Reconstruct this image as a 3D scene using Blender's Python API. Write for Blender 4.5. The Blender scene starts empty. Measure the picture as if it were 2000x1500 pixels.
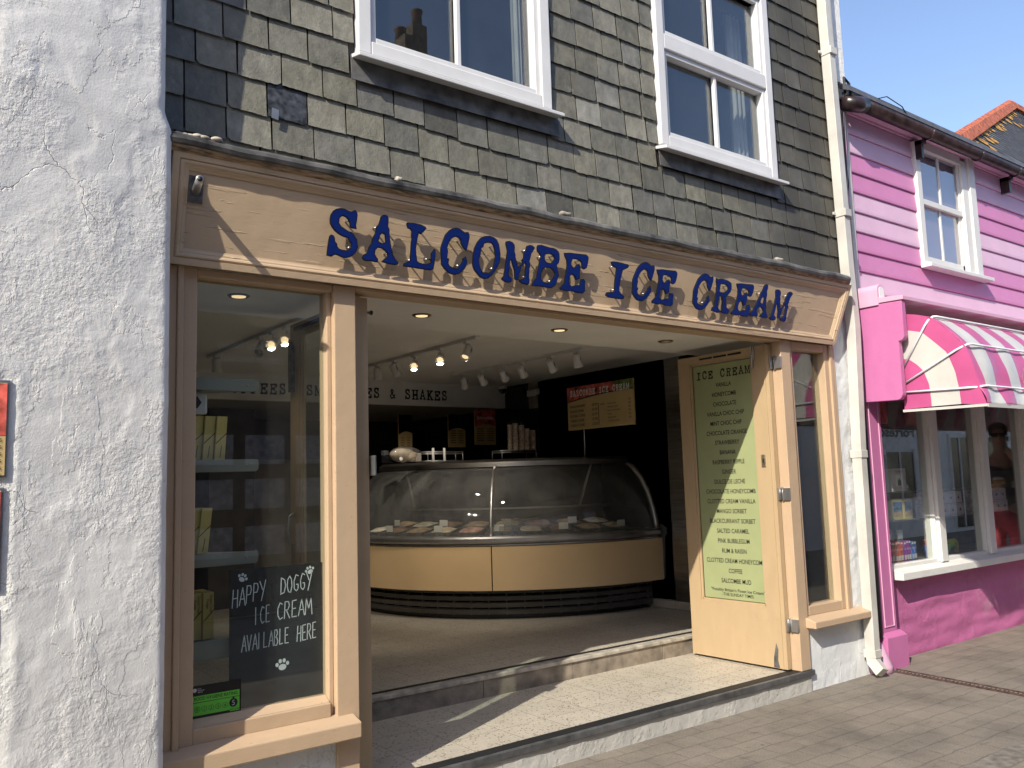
import bpy, bmesh, math, random
from mathutils import Vector, Matrix, noise
from mathutils.geometry import tessellate_polygon
random.seed(7)
SC = bpy.context.scene
COL = SC.collection
R = math.radians
# ------------------------------------------------------------------ camera
cd = bpy.data.cameras.new('camera'); cam = bpy.data.objects.new('camera', cd); COL.objects.link(cam)
SC.camera = cam
cd.sensor_width = 36; cd.lens = 30.19; cd.clip_start = .05; cd.clip_end = 400
def cam_matrix(yaw, pit, roll, loc):
    f = Vector((math.sin(yaw)*math.cos(pit), math.cos(yaw)*math.cos(pit), math.sin(pit)))
    r = Vector((math.cos(yaw), -math.sin(yaw), 0)); u = r.cross(f)
    r2 = r*math.cos(roll)+u*math.sin(roll); u2 = -r*math.sin(roll)+u*math.cos(roll)
    m = Matrix((r2, u2, -f)).transposed().to_4x4(); m.translation = loc
    return m
cam.matrix_world = cam_matrix(.649307, .1131726, -.0311383, (0, -3.8, 1.55))
# ------------------------------------------------------------------ sky and sun
SUN = Vector((2.1, 1.0, -1.78)).normalized()      # the way the light travels
w = bpy.data.worlds.new('World'); SC.world = w; w.use_nodes = True
nt = w.node_tree; nt.nodes.clear()
sky = nt.nodes.new('ShaderNodeTexSky'); sky.sky_type = 'NISHITA'; sky.sun_disc = False
sky.sun_elevation = math.asin(-SUN.z); sky.sun_rotation = math.atan2(-SUN.x, -SUN.y)
sky.air_density = 1.0; sky.dust_density = 1.0; sky.ozone_density = 3.5
bg = nt.nodes.new('ShaderNodeBackground'); bg.inputs[1].default_value = .15
wo = nt.nodes.new('ShaderNodeOutputWorld')
tint = nt.nodes.new('ShaderNodeMix'); tint.data_type = 'RGBA'; tint.blend_type = 'MULTIPLY'; tint.inputs[0].default_value = 1; tint.inputs[7].default_value = (.92, .82, .79, 1)
nt.links.new(sky.outputs[0], tint.inputs[6]); nt.links.new(tint.outputs[2], bg.inputs[0]); nt.links.new(bg.outputs[0], wo.inputs[0])
sl = bpy.data.lights.new('sun', 'SUN'); sl.energy = 3.1; sl.angle = R(.5); sl.color = (1, .945, .82)
so = bpy.data.objects.new('sun', sl); COL.objects.link(so)
so.rotation_euler = SUN.to_track_quat('-Z', 'Y').to_euler(); so.location = (-10, -8, 14)
SC.view_settings.view_transform = 'Standard'; SC.view_settings.look = 'None'
SC.view_settings.exposure = 1.08; SC.view_settings.gamma = 1
SC.cycles.max_bounces = 10; SC.cycles.transparent_max_bounces = 16
# ------------------------------------------------------------------ materials
def N(nt, t, **kw):
    n = nt.nodes.new(t)
    for k, v in kw.items(): setattr(n, k, v)
    return n
def lk(nt, a, b): nt.links.new(a, b)
def new_mat(name):
    m = bpy.data.materials.new(name); m.use_nodes = True
    nt = m.node_tree; b = nt.nodes['Principled BSDF']
    tc = N(nt, 'ShaderNodeTexCoord')
    return m, nt, b, tc.outputs['Object']
def mapped(nt, co, sc):
    mp = N(nt, 'ShaderNodeMapping'); mp.inputs['Scale'].default_value = sc; lk(nt, co, mp.inputs[0]); return mp.outputs[0]
def noise_tex(nt, co, s, det=4, rough=.55):
    n = N(nt, 'ShaderNodeTexNoise'); n.inputs['Scale'].default_value = s; n.inputs['Detail'].default_value = det
    n.inputs['Roughness'].default_value = rough; lk(nt, co, n.inputs['Vector']); return n.outputs['Fac']
def ramp(nt, fac, stops):
    r = N(nt, 'ShaderNodeValToRGB'); el = r.color_ramp.elements
    while len(el) < len(stops): el.new(.5)
    for e, (p, c) in zip(el, stops): e.position = p; e.color = (c[0], c[1], c[2], 1) if not isinstance(c, (int, float)) else (c, c, c, 1)
    lk(nt, fac, r.inputs[0]); return r.outputs[0]
def mixc(nt, fac, a, b, mode='MIX'):
    m = N(nt, 'ShaderNodeMix', data_type='RGBA', blend_type=mode)
    for s, v in ((m.inputs[0], fac), (m.inputs[6], a), (m.inputs[7], b)):
        if hasattr(v, 'is_output'): lk(nt, v, s)
        elif isinstance(v, (int, float)): s.default_value = v
        else: s.default_value = (v[0], v[1], v[2], 1)
    return m.outputs[2]
def math_(nt, op, a, b=0.):
    m = N(nt, 'ShaderNodeMath', operation=op)
    for s, v in ((m.inputs[0], a), (m.inputs[1], b)):
        if hasattr(v, 'is_output'): lk(nt, v, s)
        else: s.default_value = v
    return m.outputs[0]
def bump(nt, b, h, dist, strength=1., prev=None):
    n = N(nt, 'ShaderNodeBump'); n.inputs['Distance'].default_value = dist; n.inputs['Strength'].default_value = strength
    lk(nt, h, n.inputs['Height'])
    if prev is not None: lk(nt, prev, n.inputs['Normal'])
    lk(nt, n.outputs[0], b.inputs['Normal']); return n.outputs[0]
def pbr(name, col, rough=.55, metal=0., var=.1, vs=5., bmp=0., bs=60., stretch=(1, 1, 1), grime=0., spec=.5):
    m, nt, b, co = new_mat(name)
    cc = mapped(nt, co, stretch)
    f = noise_tex(nt, cc, vs)
    d = tuple(max(0, c*(1-var*2.2)) for c in col); l = tuple(min(1, c*(1+var*1.6)) for c in col)
    out = ramp(nt, f, [(.3, d), (.7, l)])
    if grime:
        g = noise_tex(nt, co, 2.3, 8, .7)
        g = ramp(nt, g, [(.56, 0.), (.72, grime)])
        out = mixc(nt, g, out, tuple(c*.35 for c in col))
    lk(nt, out, b.inputs['Base Color'])
    b.inputs['Roughness'].default_value = rough; b.inputs['Metallic'].default_value = metal
    b.inputs['Specular IOR Level'].default_value = spec
    if bmp: bump(nt, b, noise_tex(nt, cc, bs, 5), bmp)
    return m
def emit(name, col, s):
    m, nt, b, co = new_mat(name)
    b.inputs['Base Color'].default_value = (*col, 1); b.inputs['Emission Color'].default_value = (*col, 1); b.inputs['Emission Strength'].default_value = s
    return m
def glass_mat(name, tint=(.93, .96, .94), k=1., dirt_haze=.03):
    m, nt, b, co = new_mat(name); nt.nodes.remove(b)
    out = nt.nodes['Material Output']
    geo = N(nt, 'ShaderNodeNewGeometry')
    dp = N(nt, 'ShaderNodeVectorMath', operation='DOT_PRODUCT'); lk(nt, geo.outputs['Normal'], dp.inputs[0]); lk(nt, geo.outputs['Incoming'], dp.inputs[1])
    c = math_(nt, 'ABSOLUTE', dp.outputs['Value'])
    p = math_(nt, 'POWER', math_(nt, 'SUBTRACT', 1., c), 5.)
    f = math_(nt, 'MULTIPLY', math_(nt, 'ADD', math_(nt, 'MULTIPLY', p, .95), .045), k)
    f = math_(nt, 'MINIMUM', f, 1.)
    tr = N(nt, 'ShaderNodeBsdfTransparent'); tr.inputs[0].default_value = (*tint, 1)
    gl = N(nt, 'ShaderNodeBsdfGlossy'); gl.inputs['Roughness'].default_value = .0; gl.inputs[0].default_value = (1, 1, 1, 1)
    df = N(nt, 'ShaderNodeBsdfDiffuse'); df.inputs[0].default_value = (.6, .6, .58, 1)
    mx0 = N(nt, 'ShaderNodeMixShader'); g = noise_tex(nt, co, 3.5, 9, .75)
    lk(nt, ramp(nt, g, [(.3, dirt_haze*.25), (.75, dirt_haze)]), mx0.inputs[0]); lk(nt, tr.outputs[0], mx0.inputs[1]); lk(nt, df.outputs[0], mx0.inputs[2])
    mx = N(nt, 'ShaderNodeMixShader'); lk(nt, f, mx.inputs[0]); lk(nt, mx0.outputs[0], mx.inputs[1]); lk(nt, gl.outputs[0], mx.inputs[2])
    lk(nt, mx.outputs[0], out.inputs[0]); return m

def slate_mat(name, cols, dark_tone=0.):
    m, nt, b, co = new_mat(name)
    geo = N(nt, 'ShaderNodeNewGeometry')
    base = ramp(nt, geo.outputs['Random Per Island'], cols)
    st = noise_tex(nt, mapped(nt, co, (13, 13, 8)), 1., 9, .74)
    base = mixc(nt, 1., base, ramp(nt, st, [(.25, .5), (.5, .95), (.75, 1.45)]), 'MULTIPLY')
    bl = noise_tex(nt, co, 6., 6, .6)
    base = mixc(nt, ramp(nt, bl, [(.55, 0.), (.7, .55)]), base, (.17, .155, .105))
    pale = noise_tex(nt, mapped(nt, co, (9, 9, 5)), 1.6, 9, .75)
    base = mixc(nt, ramp(nt, pale, [(.58, 0.), (.72, .45)]), base, (.30, .28, .22))
    sx = N(nt, 'ShaderNodeSeparateXYZ'); lk(nt, co, sx.inputs[0])
    far = N(nt, 'ShaderNodeMapRange'); lk(nt, sx.outputs[0], far.inputs[0]); far.inputs[1].default_value = 4.5; far.inputs[2].default_value = 5.7; far.inputs[3].default_value = 0.; far.inputs[4].default_value = dark_tone  # slates turn darker and browner towards the right end
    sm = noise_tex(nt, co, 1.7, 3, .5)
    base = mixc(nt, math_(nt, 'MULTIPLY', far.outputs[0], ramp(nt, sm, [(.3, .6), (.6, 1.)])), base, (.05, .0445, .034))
    lk(nt, base, b.inputs['Base Color']); b.inputs['Roughness'].default_value = .62
    n1 = bump(nt, b, noise_tex(nt, mapped(nt, co, (11, 11, 9)), 1., 9, .72), .007)
    bump(nt, b, noise_tex(nt, co, 90., 4), .0015, 1., n1)
    return m
def render_wall_mat(name, col, patch=True, fine=.004):
    m, nt, b, co = new_mat(name)
    v = noise_tex(nt, co, 3., 5, .6)
    base = ramp(nt, v, [(.3, tuple(c*.86 for c in col)), (.7, col)])
    g = noise_tex(nt, co, 1.4, 9, .72)
    base = mixc(nt, ramp(nt, g, [(.58, 0.), (.75, .30)]), base, (.50, .47, .40))
    dz = noise_tex(nt, mapped(nt, co, (1, 1, 2.4)), 30., 6, .75)
    sep = N(nt, 'ShaderNodeSeparateXYZ'); lk(nt, co, sep.inputs[0])
    up = N(nt, 'ShaderNodeMapRange'); lk(nt, sep.outputs[2], up.inputs[0]); up.inputs[1].default_value = 2.9; up.inputs[2].default_value = 3.4
    base = mixc(nt, math_(nt, 'MULTIPLY', ramp(nt, dz, [(.60, 0.), (.68, .75)]), math_(nt, 'MULTIPLY', up.outputs[0], ramp(nt, g, [(.45, 0.), (.6, 1.)]))), base, (.22, .19, .15))
    # cracks: thin broken lines along distorted cells
    dist = N(nt, 'ShaderNodeTexNoise'); dist.inputs['Scale'].default_value = 4.; dist.inputs['Detail'].default_value = 6; lk(nt, co, dist.inputs['Vector'])
    add = N(nt, 'ShaderNodeVectorMath', operation='MULTIPLY_ADD'); lk(nt, dist.outputs['Color'], add.inputs[0]); add.inputs[1].default_value = (.35, .35, .35); lk(nt, co, add.inputs[2])
    vo = N(nt, 'ShaderNodeTexVoronoi', feature='DISTANCE_TO_EDGE'); vo.inputs['Scale'].default_value = 2.2; lk(nt, add.outputs[0], vo.inputs['Vector'])
    line = ramp(nt, vo.outputs['Distance'], [(.0, 1.), (.005, 0.)])
    gate = ramp(nt, noise_tex(nt, co, 2.1, 3), [(.575, 0.), (.63, 1.)])
    crack = math_(nt, 'MULTIPLY', line, gate)
    lk(nt, mixc(nt, math_(nt, 'MULTIPLY', crack, .2), base, (.3, .29, .27)), b.inputs['Base Color'])
    b.inputs['Roughness'].default_value = .7
    mask = ramp(nt, noise_tex(nt, co, 2.6, 4, .6), [(.40, .03), (.54, 1.)])
    h = math_(nt, 'MULTIPLY', noise_tex(nt, co, 46., 5, .6), mask)
    n1 = bump(nt, b, h, fine*1.3)
    n2 = bump(nt, b, noise_tex(nt, co, 130., 3, .6), fine*.25, 1., n1)
    n3 = bump(nt, b, noise_tex(nt, co, 11., 5, .65), fine*.5, 1., n2)
    fl = ramp(nt, noise_tex(nt, mapped(nt, co, (1, 1, .7)), 2.4, 10, .62), [(.50, 0.), (.512, 1.)])
    n3 = bump(nt, b, fl, .0022, 1., n3)
    fl2 = ramp(nt, noise_tex(nt, mapped(nt, co, (1.2, 1.2, .5)), 4.1, 8, .6), [(.585, 0.), (.60, 1.)])
    n3 = bump(nt, b, fl2, .002, 1., n3)
    bump(nt, b, math_(nt, 'MULTIPLY', crack, -1.), .0035, 1., n3)
    return m
def terrazzo_mat(name, tile=.33, base=(.50, .45, .37)):
    m, nt, b, co = new_mat(name)
    vo = N(nt, 'ShaderNodeTexVoronoi'); vo.inputs['Scale'].default_value = 62.; lk(nt, co, vo.inputs['Vector'])
    sep = N(nt, 'ShaderNodeSeparateColor'); lk(nt, vo.outputs['Color'], sep.inputs[0])
    big = noise_tex(nt, co, 5., 6, .65)
    bc = ramp(nt, big, [(.3, tuple(c*.82 for c in base)), (.7, base)])
    sz = math_(nt, 'LESS_THAN', vo.outputs['Distance'], .34)
    chip = math_(nt, 'MULTIPLY', math_(nt, 'GREATER_THAN', sep.outputs[0], .70), sz)
    lite = math_(nt, 'MULTIPLY', math_(nt, 'LESS_THAN', sep.outputs[0], .25), sz)
    c = mixc(nt, chip, bc, (.10, .075, .055)); c = mixc(nt, math_(nt, 'MULTIPLY', lite, .6), c, (.62, .58, .5))
    br = N(nt, 'ShaderNodeTexBrick'); br.offset = 0.; br.inputs['Scale'].default_value = 1.; br.inputs['Mortar Size'].default_value = .0022; br.inputs['Brick Width'].default_value = tile; br.inputs['Row Height'].default_value = tile
    br.inputs['Color1'].default_value = (1, 1, 1, 1); br.inputs['Color2'].default_value = (.94, .94, .94, 1); br.inputs['Mortar'].default_value = (.42, .40, .36, 1); lk(nt, co, br.inputs['Vector'])
    c = mixc(nt, 1., c, br.outputs['Color'], 'MULTIPLY')
    lk(nt, c, b.inputs['Base Color']); b.inputs['Roughness'].default_value = .42
    bump(nt, b, noise_tex(nt, co, 70, 3), .0006); return m
def paver_mat(name):
    m, nt, b, co = new_mat(name)
    ds = N(nt, 'ShaderNodeTexNoise'); ds.inputs['Scale'].default_value = 7.; ds.inputs['Detail'].default_value = 3; lk(nt, co, ds.inputs['Vector'])
    ad = N(nt, 'ShaderNodeVectorMath', operation='MULTIPLY_ADD'); lk(nt, ds.outputs['Color'], ad.inputs[0]); ad.inputs[1].default_value = (.04, .04, 0); lk(nt, co, ad.inputs[2])
    mp = N(nt, 'ShaderNodeMapping'); lk(nt, ad.outputs[0], mp.inputs[0]); mp.inputs['Rotation'].default_value = (0, 0, R(1.5))
    br = N(nt, 'ShaderNodeTexBrick'); br.inputs['Scale'].default_value = 1.; br.inputs['Mortar Size'].default_value = .0045; br.inputs['Mortar Smooth'].default_value = .6
    br.inputs['Brick Width'].default_value = .215; br.inputs['Row Height'].default_value = .145; br.inputs['Bias'].default_value = 0.
    br.inputs['Color1'].default_value = (.205, .175, .14, 1); br.inputs['Color2'].default_value = (.22, .189, .152, 1); br.inputs['Mortar'].default_value = (.175, .15, .122, 1); lk(nt, mp.outputs[0], br.inputs['Vector'])
    c = br.outputs['Color']
    c = mixc(nt, 1., c, ramp(nt, noise_tex(nt, co, 1.6, 8, .68), [(.3, .55), (.5, .95), (.75, 1.25)]), 'MULTIPLY')
    c = mixc(nt, 1., c, ramp(nt, noise_tex(nt, co, 120., 4, .7), [(.3, .6), (.6, 1.08)]), 'MULTIPLY')
    st = noise_tex(nt, mapped(nt, co, (1.6, 4, 1)), 3.1, 7, .65)
    c = mixc(nt, ramp(nt, st, [(.60, 0.), (.70, .6)]), c, (.09, .075, .062))
    gv = N(nt, 'ShaderNodeTexVoronoi'); gv.inputs['Scale'].default_value = 4.3; lk(nt, co, gv.inputs['Vector'])
    c = mixc(nt, ramp(nt, math_(nt, 'ADD', gv.outputs['Distance'], math_(nt, 'MULTIPLY', noise_tex(nt, co, 45., 3), .05)), [(.055, .75), (.085, 0.)]), c, (.06, .052, .046))
    sp = noise_tex(nt, co, 210., 2); c = mixc(nt, ramp(nt, sp, [(.70, 0.), (.73, .7)]), c, (.5, .46, .4))
    lk(nt, c, b.inputs['Base Color']); b.inputs['Roughness'].default_value = .8
    n1 = bump(nt, b, br.outputs['Fac'], -.0035)
    n2 = bump(nt, b, noise_tex(nt, co, 75., 6, .7), .005, 1., n1)
    bump(nt, b, noise_tex(nt, co, 5., 4), .012, 1., n2); return m
def paint_mat(name, col, rough=.45, peel=0., dirt_haze=.25):
    m, nt, b, co = new_mat(name)
    c = ramp(nt, noise_tex(nt, mapped(nt, co, (2, 6, 2)), 2.2, 5), [(.3, tuple(x*.95 for x in col)), (.7, tuple(min(1, x*1.03) for x in col))])
    g = noise_tex(nt, co, 3.7, 9, .75)
    c = mixc(nt, ramp(nt, g, [(.6, 0.), (.78, dirt_haze)]), c, tuple(x*.42 for x in col))
    c = mixc(nt, ramp(nt, noise_tex(nt, co, 55., 4, .6), [(.69, 0.), (.72, dirt_haze*1.6)]), c, tuple(x*.35 for x in col))
    lk(nt, c, b.inputs['Base Color']); b.inputs['Roughness'].default_value = rough; b.inputs['Specular IOR Level'].default_value = .35
    n1 = bump(nt, b, noise_tex(nt, mapped(nt, co, (3, 20, 20)), 6., 5), .0004)
    n1 = bump(nt, b, noise_tex(nt, co, 9., 4), .003, 1., n1)
    if peel:
        p = noise_tex(nt, mapped(nt, co, (1.6, 22, 22)), 2.2, 4, .5)
        sx = N(nt, 'ShaderNodeSeparateXYZ'); lk(nt, co, sx.inputs[0])
        g2 = ramp(nt, noise_tex(nt, co, 2.0, 2), [(.42, 0.), (.6, 1.)])
        bump(nt, b, math_(nt, 'MULTIPLY', ramp(nt, p, [(.60, 0.), (.64, 1.)]), g2), peel, 1., n1)
    return m
def wood_stripe(name, col): return paint_mat(name, col)

M = {}
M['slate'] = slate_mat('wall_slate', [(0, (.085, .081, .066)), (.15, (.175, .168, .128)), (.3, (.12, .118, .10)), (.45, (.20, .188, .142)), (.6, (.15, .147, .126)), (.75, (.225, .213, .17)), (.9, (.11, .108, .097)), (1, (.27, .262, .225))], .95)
M['dark_slate'] = pbr('dark_slate', (.045, .048, .055), .5, var=.45, vs=30, bmp=.002, bs=40)
M['roof_slate'] = slate_mat('roof_slate', [(0, (.07, .073, .085)), (.5, (.095, .098, .11)), (1, (.13, .132, .14))])
M['render'] = render_wall_mat('painted_render', (.80, .785, .755))
M['roughcast'] = render_wall_mat('roughcast_render', (.84, .83, .79), fine=.006)
M['low_plinth'] = render_wall_mat('scuffed_plinth', (.50, .48, .435), fine=.004)
M['pub'] = pbr('pub_white', (.85, .85, .83), .8, var=.02)
M['shop_dim'] = pbr('dim_shop_wall', (.17, .14, .13), .8, var=.2)
M['plinth'] = render_wall_mat('painted_plinth', (.72, .73, .73), fine=.003)
M['paint'] = paint_mat('beige_paint', (.475, .34, .22), peel=.0, dirt_haze=.38)
M['fascia_paint'] = paint_mat('fascia_paint', (.49, .36, .235), peel=.0045, dirt_haze=.12)
M['door_paint'] = paint_mat('cream_door_paint', (.435, .315, .185), dirt_haze=.22)
M['old_wood'] = pbr('weathered_wood', (.30, .20, .11), .7, var=.35, vs=14, bmp=.004, bs=22, stretch=(1, 6, 6), grime=.8)
M['lead'] = pbr('weathered_lead', (.10, .095, .088), .6, var=.4, vs=7, bmp=.004, bs=9, grime=.6)
M['apron'] = pbr('lead_apron', (.10, .098, .095), .55, var=.3, vs=12, bmp=.002, bs=20)
M['blue'] = pbr('blue_letter_face', (.004, .018, .14), .55, var=.04, spec=.15)
M['black'] = pbr('black_edge', (.006, .006, .007), .4, var=.05)
M['ink'] = pbr('black_lettering', (.008, .008, .01), .5, var=.05)
M['ink_grey'] = pbr('worn_lettering', (.03, .028, .03), .5, var=.05)
M['upvc'] = pbr('white_window_plastic', (.64, .635, .63), .35, var=.03, grime=.10)
M['white_paint'] = paint_mat('white_gloss_paint', (.66, .65, .62), dirt_haze=.25)
M['cream_pvc'] = pbr('aged_white_plastic', (.53, .51, .46), .4, var=.06, grime=.12)
M['dark_pipe'] = pbr('dark_rubber_pipe', (.03, .032, .04), .5)
M['glass'] = glass_mat('shop_glass', k=1.15, dirt_haze=.02)
M['glass_pink'] = glass_mat('pink_shop_glass', k=1.55)
M['glass_up'] = glass_mat('upper_glass', (.8, .83, .84), k=1.9, dirt_haze=.02)
M['glass_case'] = glass_mat('display_glass', (.82, .83, .79), k=1.3, dirt_haze=.19)  # diffuse veil mixed into the glass as painted haze over the tubs
M['steel'] = pbr('brushed_steel', (.42, .40, .37), .34, 1., var=.12, vs=3, bmp=.0006, bs=50, stretch=(1, 1, 14))
M['alu'] = pbr('satin_aluminium', (.50, .49, .48), .36, .9, var=.08)
M['brass'] = pbr('aged_brass', (.36, .30, .2), .4, .8, var=.2, vs=40)
M['steel_dark'] = pbr('dull_metal', (.14, .135, .13), .5, .6, var=.3, vs=30, bmp=.001)
M['terrazzo'] = terrazzo_mat('terrazzo_floor')
M['step'] = pbr('worn_step_stone', (.27, .225, .175), .7, var=.2, vs=9, bmp=.002, grime=.5)
M['nose'] = pbr('pale_step_nosing', (.40, .36, .30), .6, var=.2, vs=14, grime=.5)
M['strip'] = pbr('flat_black_strip', (.012, .012, .013), .6)  # flat black for the step line and the painted channel shadow
M['edge_metal'] = pbr('grey_edge_trim', (.12, .12, .12), .5, .4, var=.2, vs=12)
M['ceil'] = pbr('cream_ceiling', (.74, .71, .65), .8, var=.03, vs=2)
M['inner_wall'] = pbr('cream_inner_wall', (.46, .43, .37), .75, var=.06)
M['dark_wall'] = pbr('dark_brown_wall', (.045, .035, .03), .6, var=.2)
M['gloss_black'] = pbr('gloss_black_panel', (.006, .006, .007), .16, var=.1)
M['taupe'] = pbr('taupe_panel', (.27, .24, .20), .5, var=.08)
M['panel'] = pbr('tan_counter_panel', (.70, .50, .27), .35, var=.03, vs=2)
M['grille'] = pbr('dark_grille', (.10, .095, .085), .5, .3, var=.12)
M['pave'] = paver_mat('paving_blocks')
M['kerb'] = pbr('kerb_stone', (.17, .15, .125), .85, var=.2, vs=20, bmp=.004)
M['drain'] = pbr('rusty_drain', (.10, .06, .05), .7, .3, var=.35, vs=30, bmp=.002)
M['pink'] = paint_mat('bright_pink_paint', (.49, .15, .325), rough=.4, dirt_haze=.06)
M['pink_wall'] = render_wall_mat('pink_wall_paint', (.48, .13, .295), fine=.0025)
M['pinkA'] = paint_mat('mid_pink_board', (.56, .21, .40), rough=.45, dirt_haze=.12)
M['pinkB'] = paint_mat('pale_pink_board', (.66, .43, .56), rough=.45, dirt_haze=.12)
M['pink_pale'] = paint_mat('pale_pink_paint', (.62, .36, .48), dirt_haze=.15)
M['awn_pink'] = pbr('pink_awning_vinyl', (.46, .085, .22), .32, var=.04, bmp=.004, bs=7)
M['awn_white'] = pbr('white_awning_vinyl', (.52, .505, .47), .32, var=.04, bmp=.004, bs=7)
M['hoop'] = pbr('white_hoop_tube', (.8, .8, .83), .3)
M['gutter'] = pbr('brown_gutter', (.035, .022, .022), .3, var=.3, vs=12)
M['red_tile'] = pbr('red_ridge_tile', (.38, .10, .045), .8, var=.3, vs=12, bmp=.004)
M['lichen'] = pbr('orange_lichen', (.42, .22, .05), .9, var=.4, vs=30, bmp=.004)
M['curtain'] = pbr('pale_curtain', (.68, .66, .60), .9, var=.06)
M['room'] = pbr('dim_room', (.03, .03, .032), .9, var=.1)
M['board_green'] = pbr('pale_green_panel', (.31, .34, .17), .35, var=.04, vs=3)
M['tan'] = pbr('tan_board', (.52, .38, .17), .5, var=.04)
M['photo_red'] = pbr('fruit_photo_red', (.42, .08, .06), .4, var=.75, vs=16)
M['photo_green'] = pbr('leaf_photo_green', (.10, .14, .03), .4, var=.8, vs=28)
M['white'] = pbr('matt_white', (.76, .75, .72), .5, var=.04)
M['lampwhite'] = pbr('white_lamp_body', (.66, .65, .63), .35, var=.03)
M['lit'] = emit('lit_lamp', (1, .70, .38), .5)
M['unlit'] = pbr('dull_lens', (.5, .48, .44), .3)
M['ring'] = pbr('bronze_ring', (.22, .13, .06), .35, .7)
M['chalk'] = pbr('blackboard', (.016, .018, .022), .45, var=.25, vs=4)
M['chalkpen'] = pbr('white_chalk_pen', (.72, .76, .8), .8, var=.08)
M['green'] = pbr('green_rating_sticker', (.11, .48, .045), .4, var=.04)
M['shelf'] = pbr('grey_laminate_shelf', (.27, .27, .225), .4, var=.04)
M['fudge'] = pbr('fudge_box_card', (.62, .48, .15), .5, var=.05)
M['brownink'] = pbr('brown_print', (.06, .03, .02), .6)
M['cone'] = pbr('wafer_cone', (.66, .54, .42), .8, var=.2, vs=40)
M['tubs'] = [pbr('ice_cream_%s' % n, c, .6, var=.2, vs=14, bmp=.012, bs=16) for n, c in (('vanilla', (.74, .63, .45)), ('strawberry', (.62, .36, .31)), ('caramel', (.46, .32, .18)), ('cream', (.76, .70, .58)), ('chocolate', (.22, .13, .08)), ('coffee', (.40, .29, .19)))]
M['plastic_film'] = glass_mat('clear_wrap', (.72, .7, .66), k=1.6, dirt_haze=.12)
M['lav'] = pbr('lavender_box', (.68, .54, .68), .5, var=.2, vs=30, stretch=(12, 1, 1))
M['red'] = pbr('red_packet', (.82, .10, .08), .4, var=.35, vs=22)
M['purple'] = pbr('purple_packet', (.34, .06, .40), .4, var=.3, vs=22)
M['teal'] = pbr('teal_box', (.10, .42, .46), .5, var=.3, vs=22)
M['yellow'] = pbr('yellow_plastic', (.85, .66, .03), .35)
M['lime'] = pbr('lime_plastic', (.36, .75, .09), .4)
M['royal'] = pbr('royal_blue_packet', (.09, .18, .70), .4, var=.4, vs=25)
M['cow'] = pbr('cow_hide_plush', (.25, .22, .18), .9, var=.95, vs=5)
M['skin'] = pbr('skin', (.62, .38, .28), .55, var=.06)
M['hair'] = pbr('brown_hair', (.05, .028, .016), .7, var=.3, vs=40, bmp=.004, bs=60)
M['tee'] = pbr('charcoal_tee', (.12, .12, .125), .9, var=.2, vs=8, bmp=.004, bs=20)
M['shorts'] = pbr('red_shorts', (.66, .10, .13), .85, var=.15, vs=7, bmp=.006, bs=14)
M['bun'] = pbr('bread_roll_crust', (.55, .34, .14), .7, var=.2, vs=14)
M['shades'] = pbr('black_lens', (.005, .005, .006), .12)
M['estate'] = pbr('dark_grey_fascia', (.06, .062, .068), .5)
M['card'] = pbr('window_card', (.50, .50, .52), .5, var=.25, vs=14)
M['brickred'] = pbr('chimney_brick', (.15, .12, .085), .9, var=.3, vs=12, bmp=.006)
M['terracotta'] = pbr('chimney_pot', (.14, .09, .06), .8, var=.2)
M['sandrock'] = pbr('sea_picture_sand', (.50, .32, .20), .6, var=.2, vs=20)
M['sea'] = pbr('sea_picture_blue', (.06, .16, .36), .5, var=.5, vs=18)
M['dark_tone'] = pbr('green_foliage_print', (.05, .16, .05), .8, var=.6, vs=30)
M['soil'] = pbr('dark_gap', (.02, .018, .016), .9)
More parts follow.
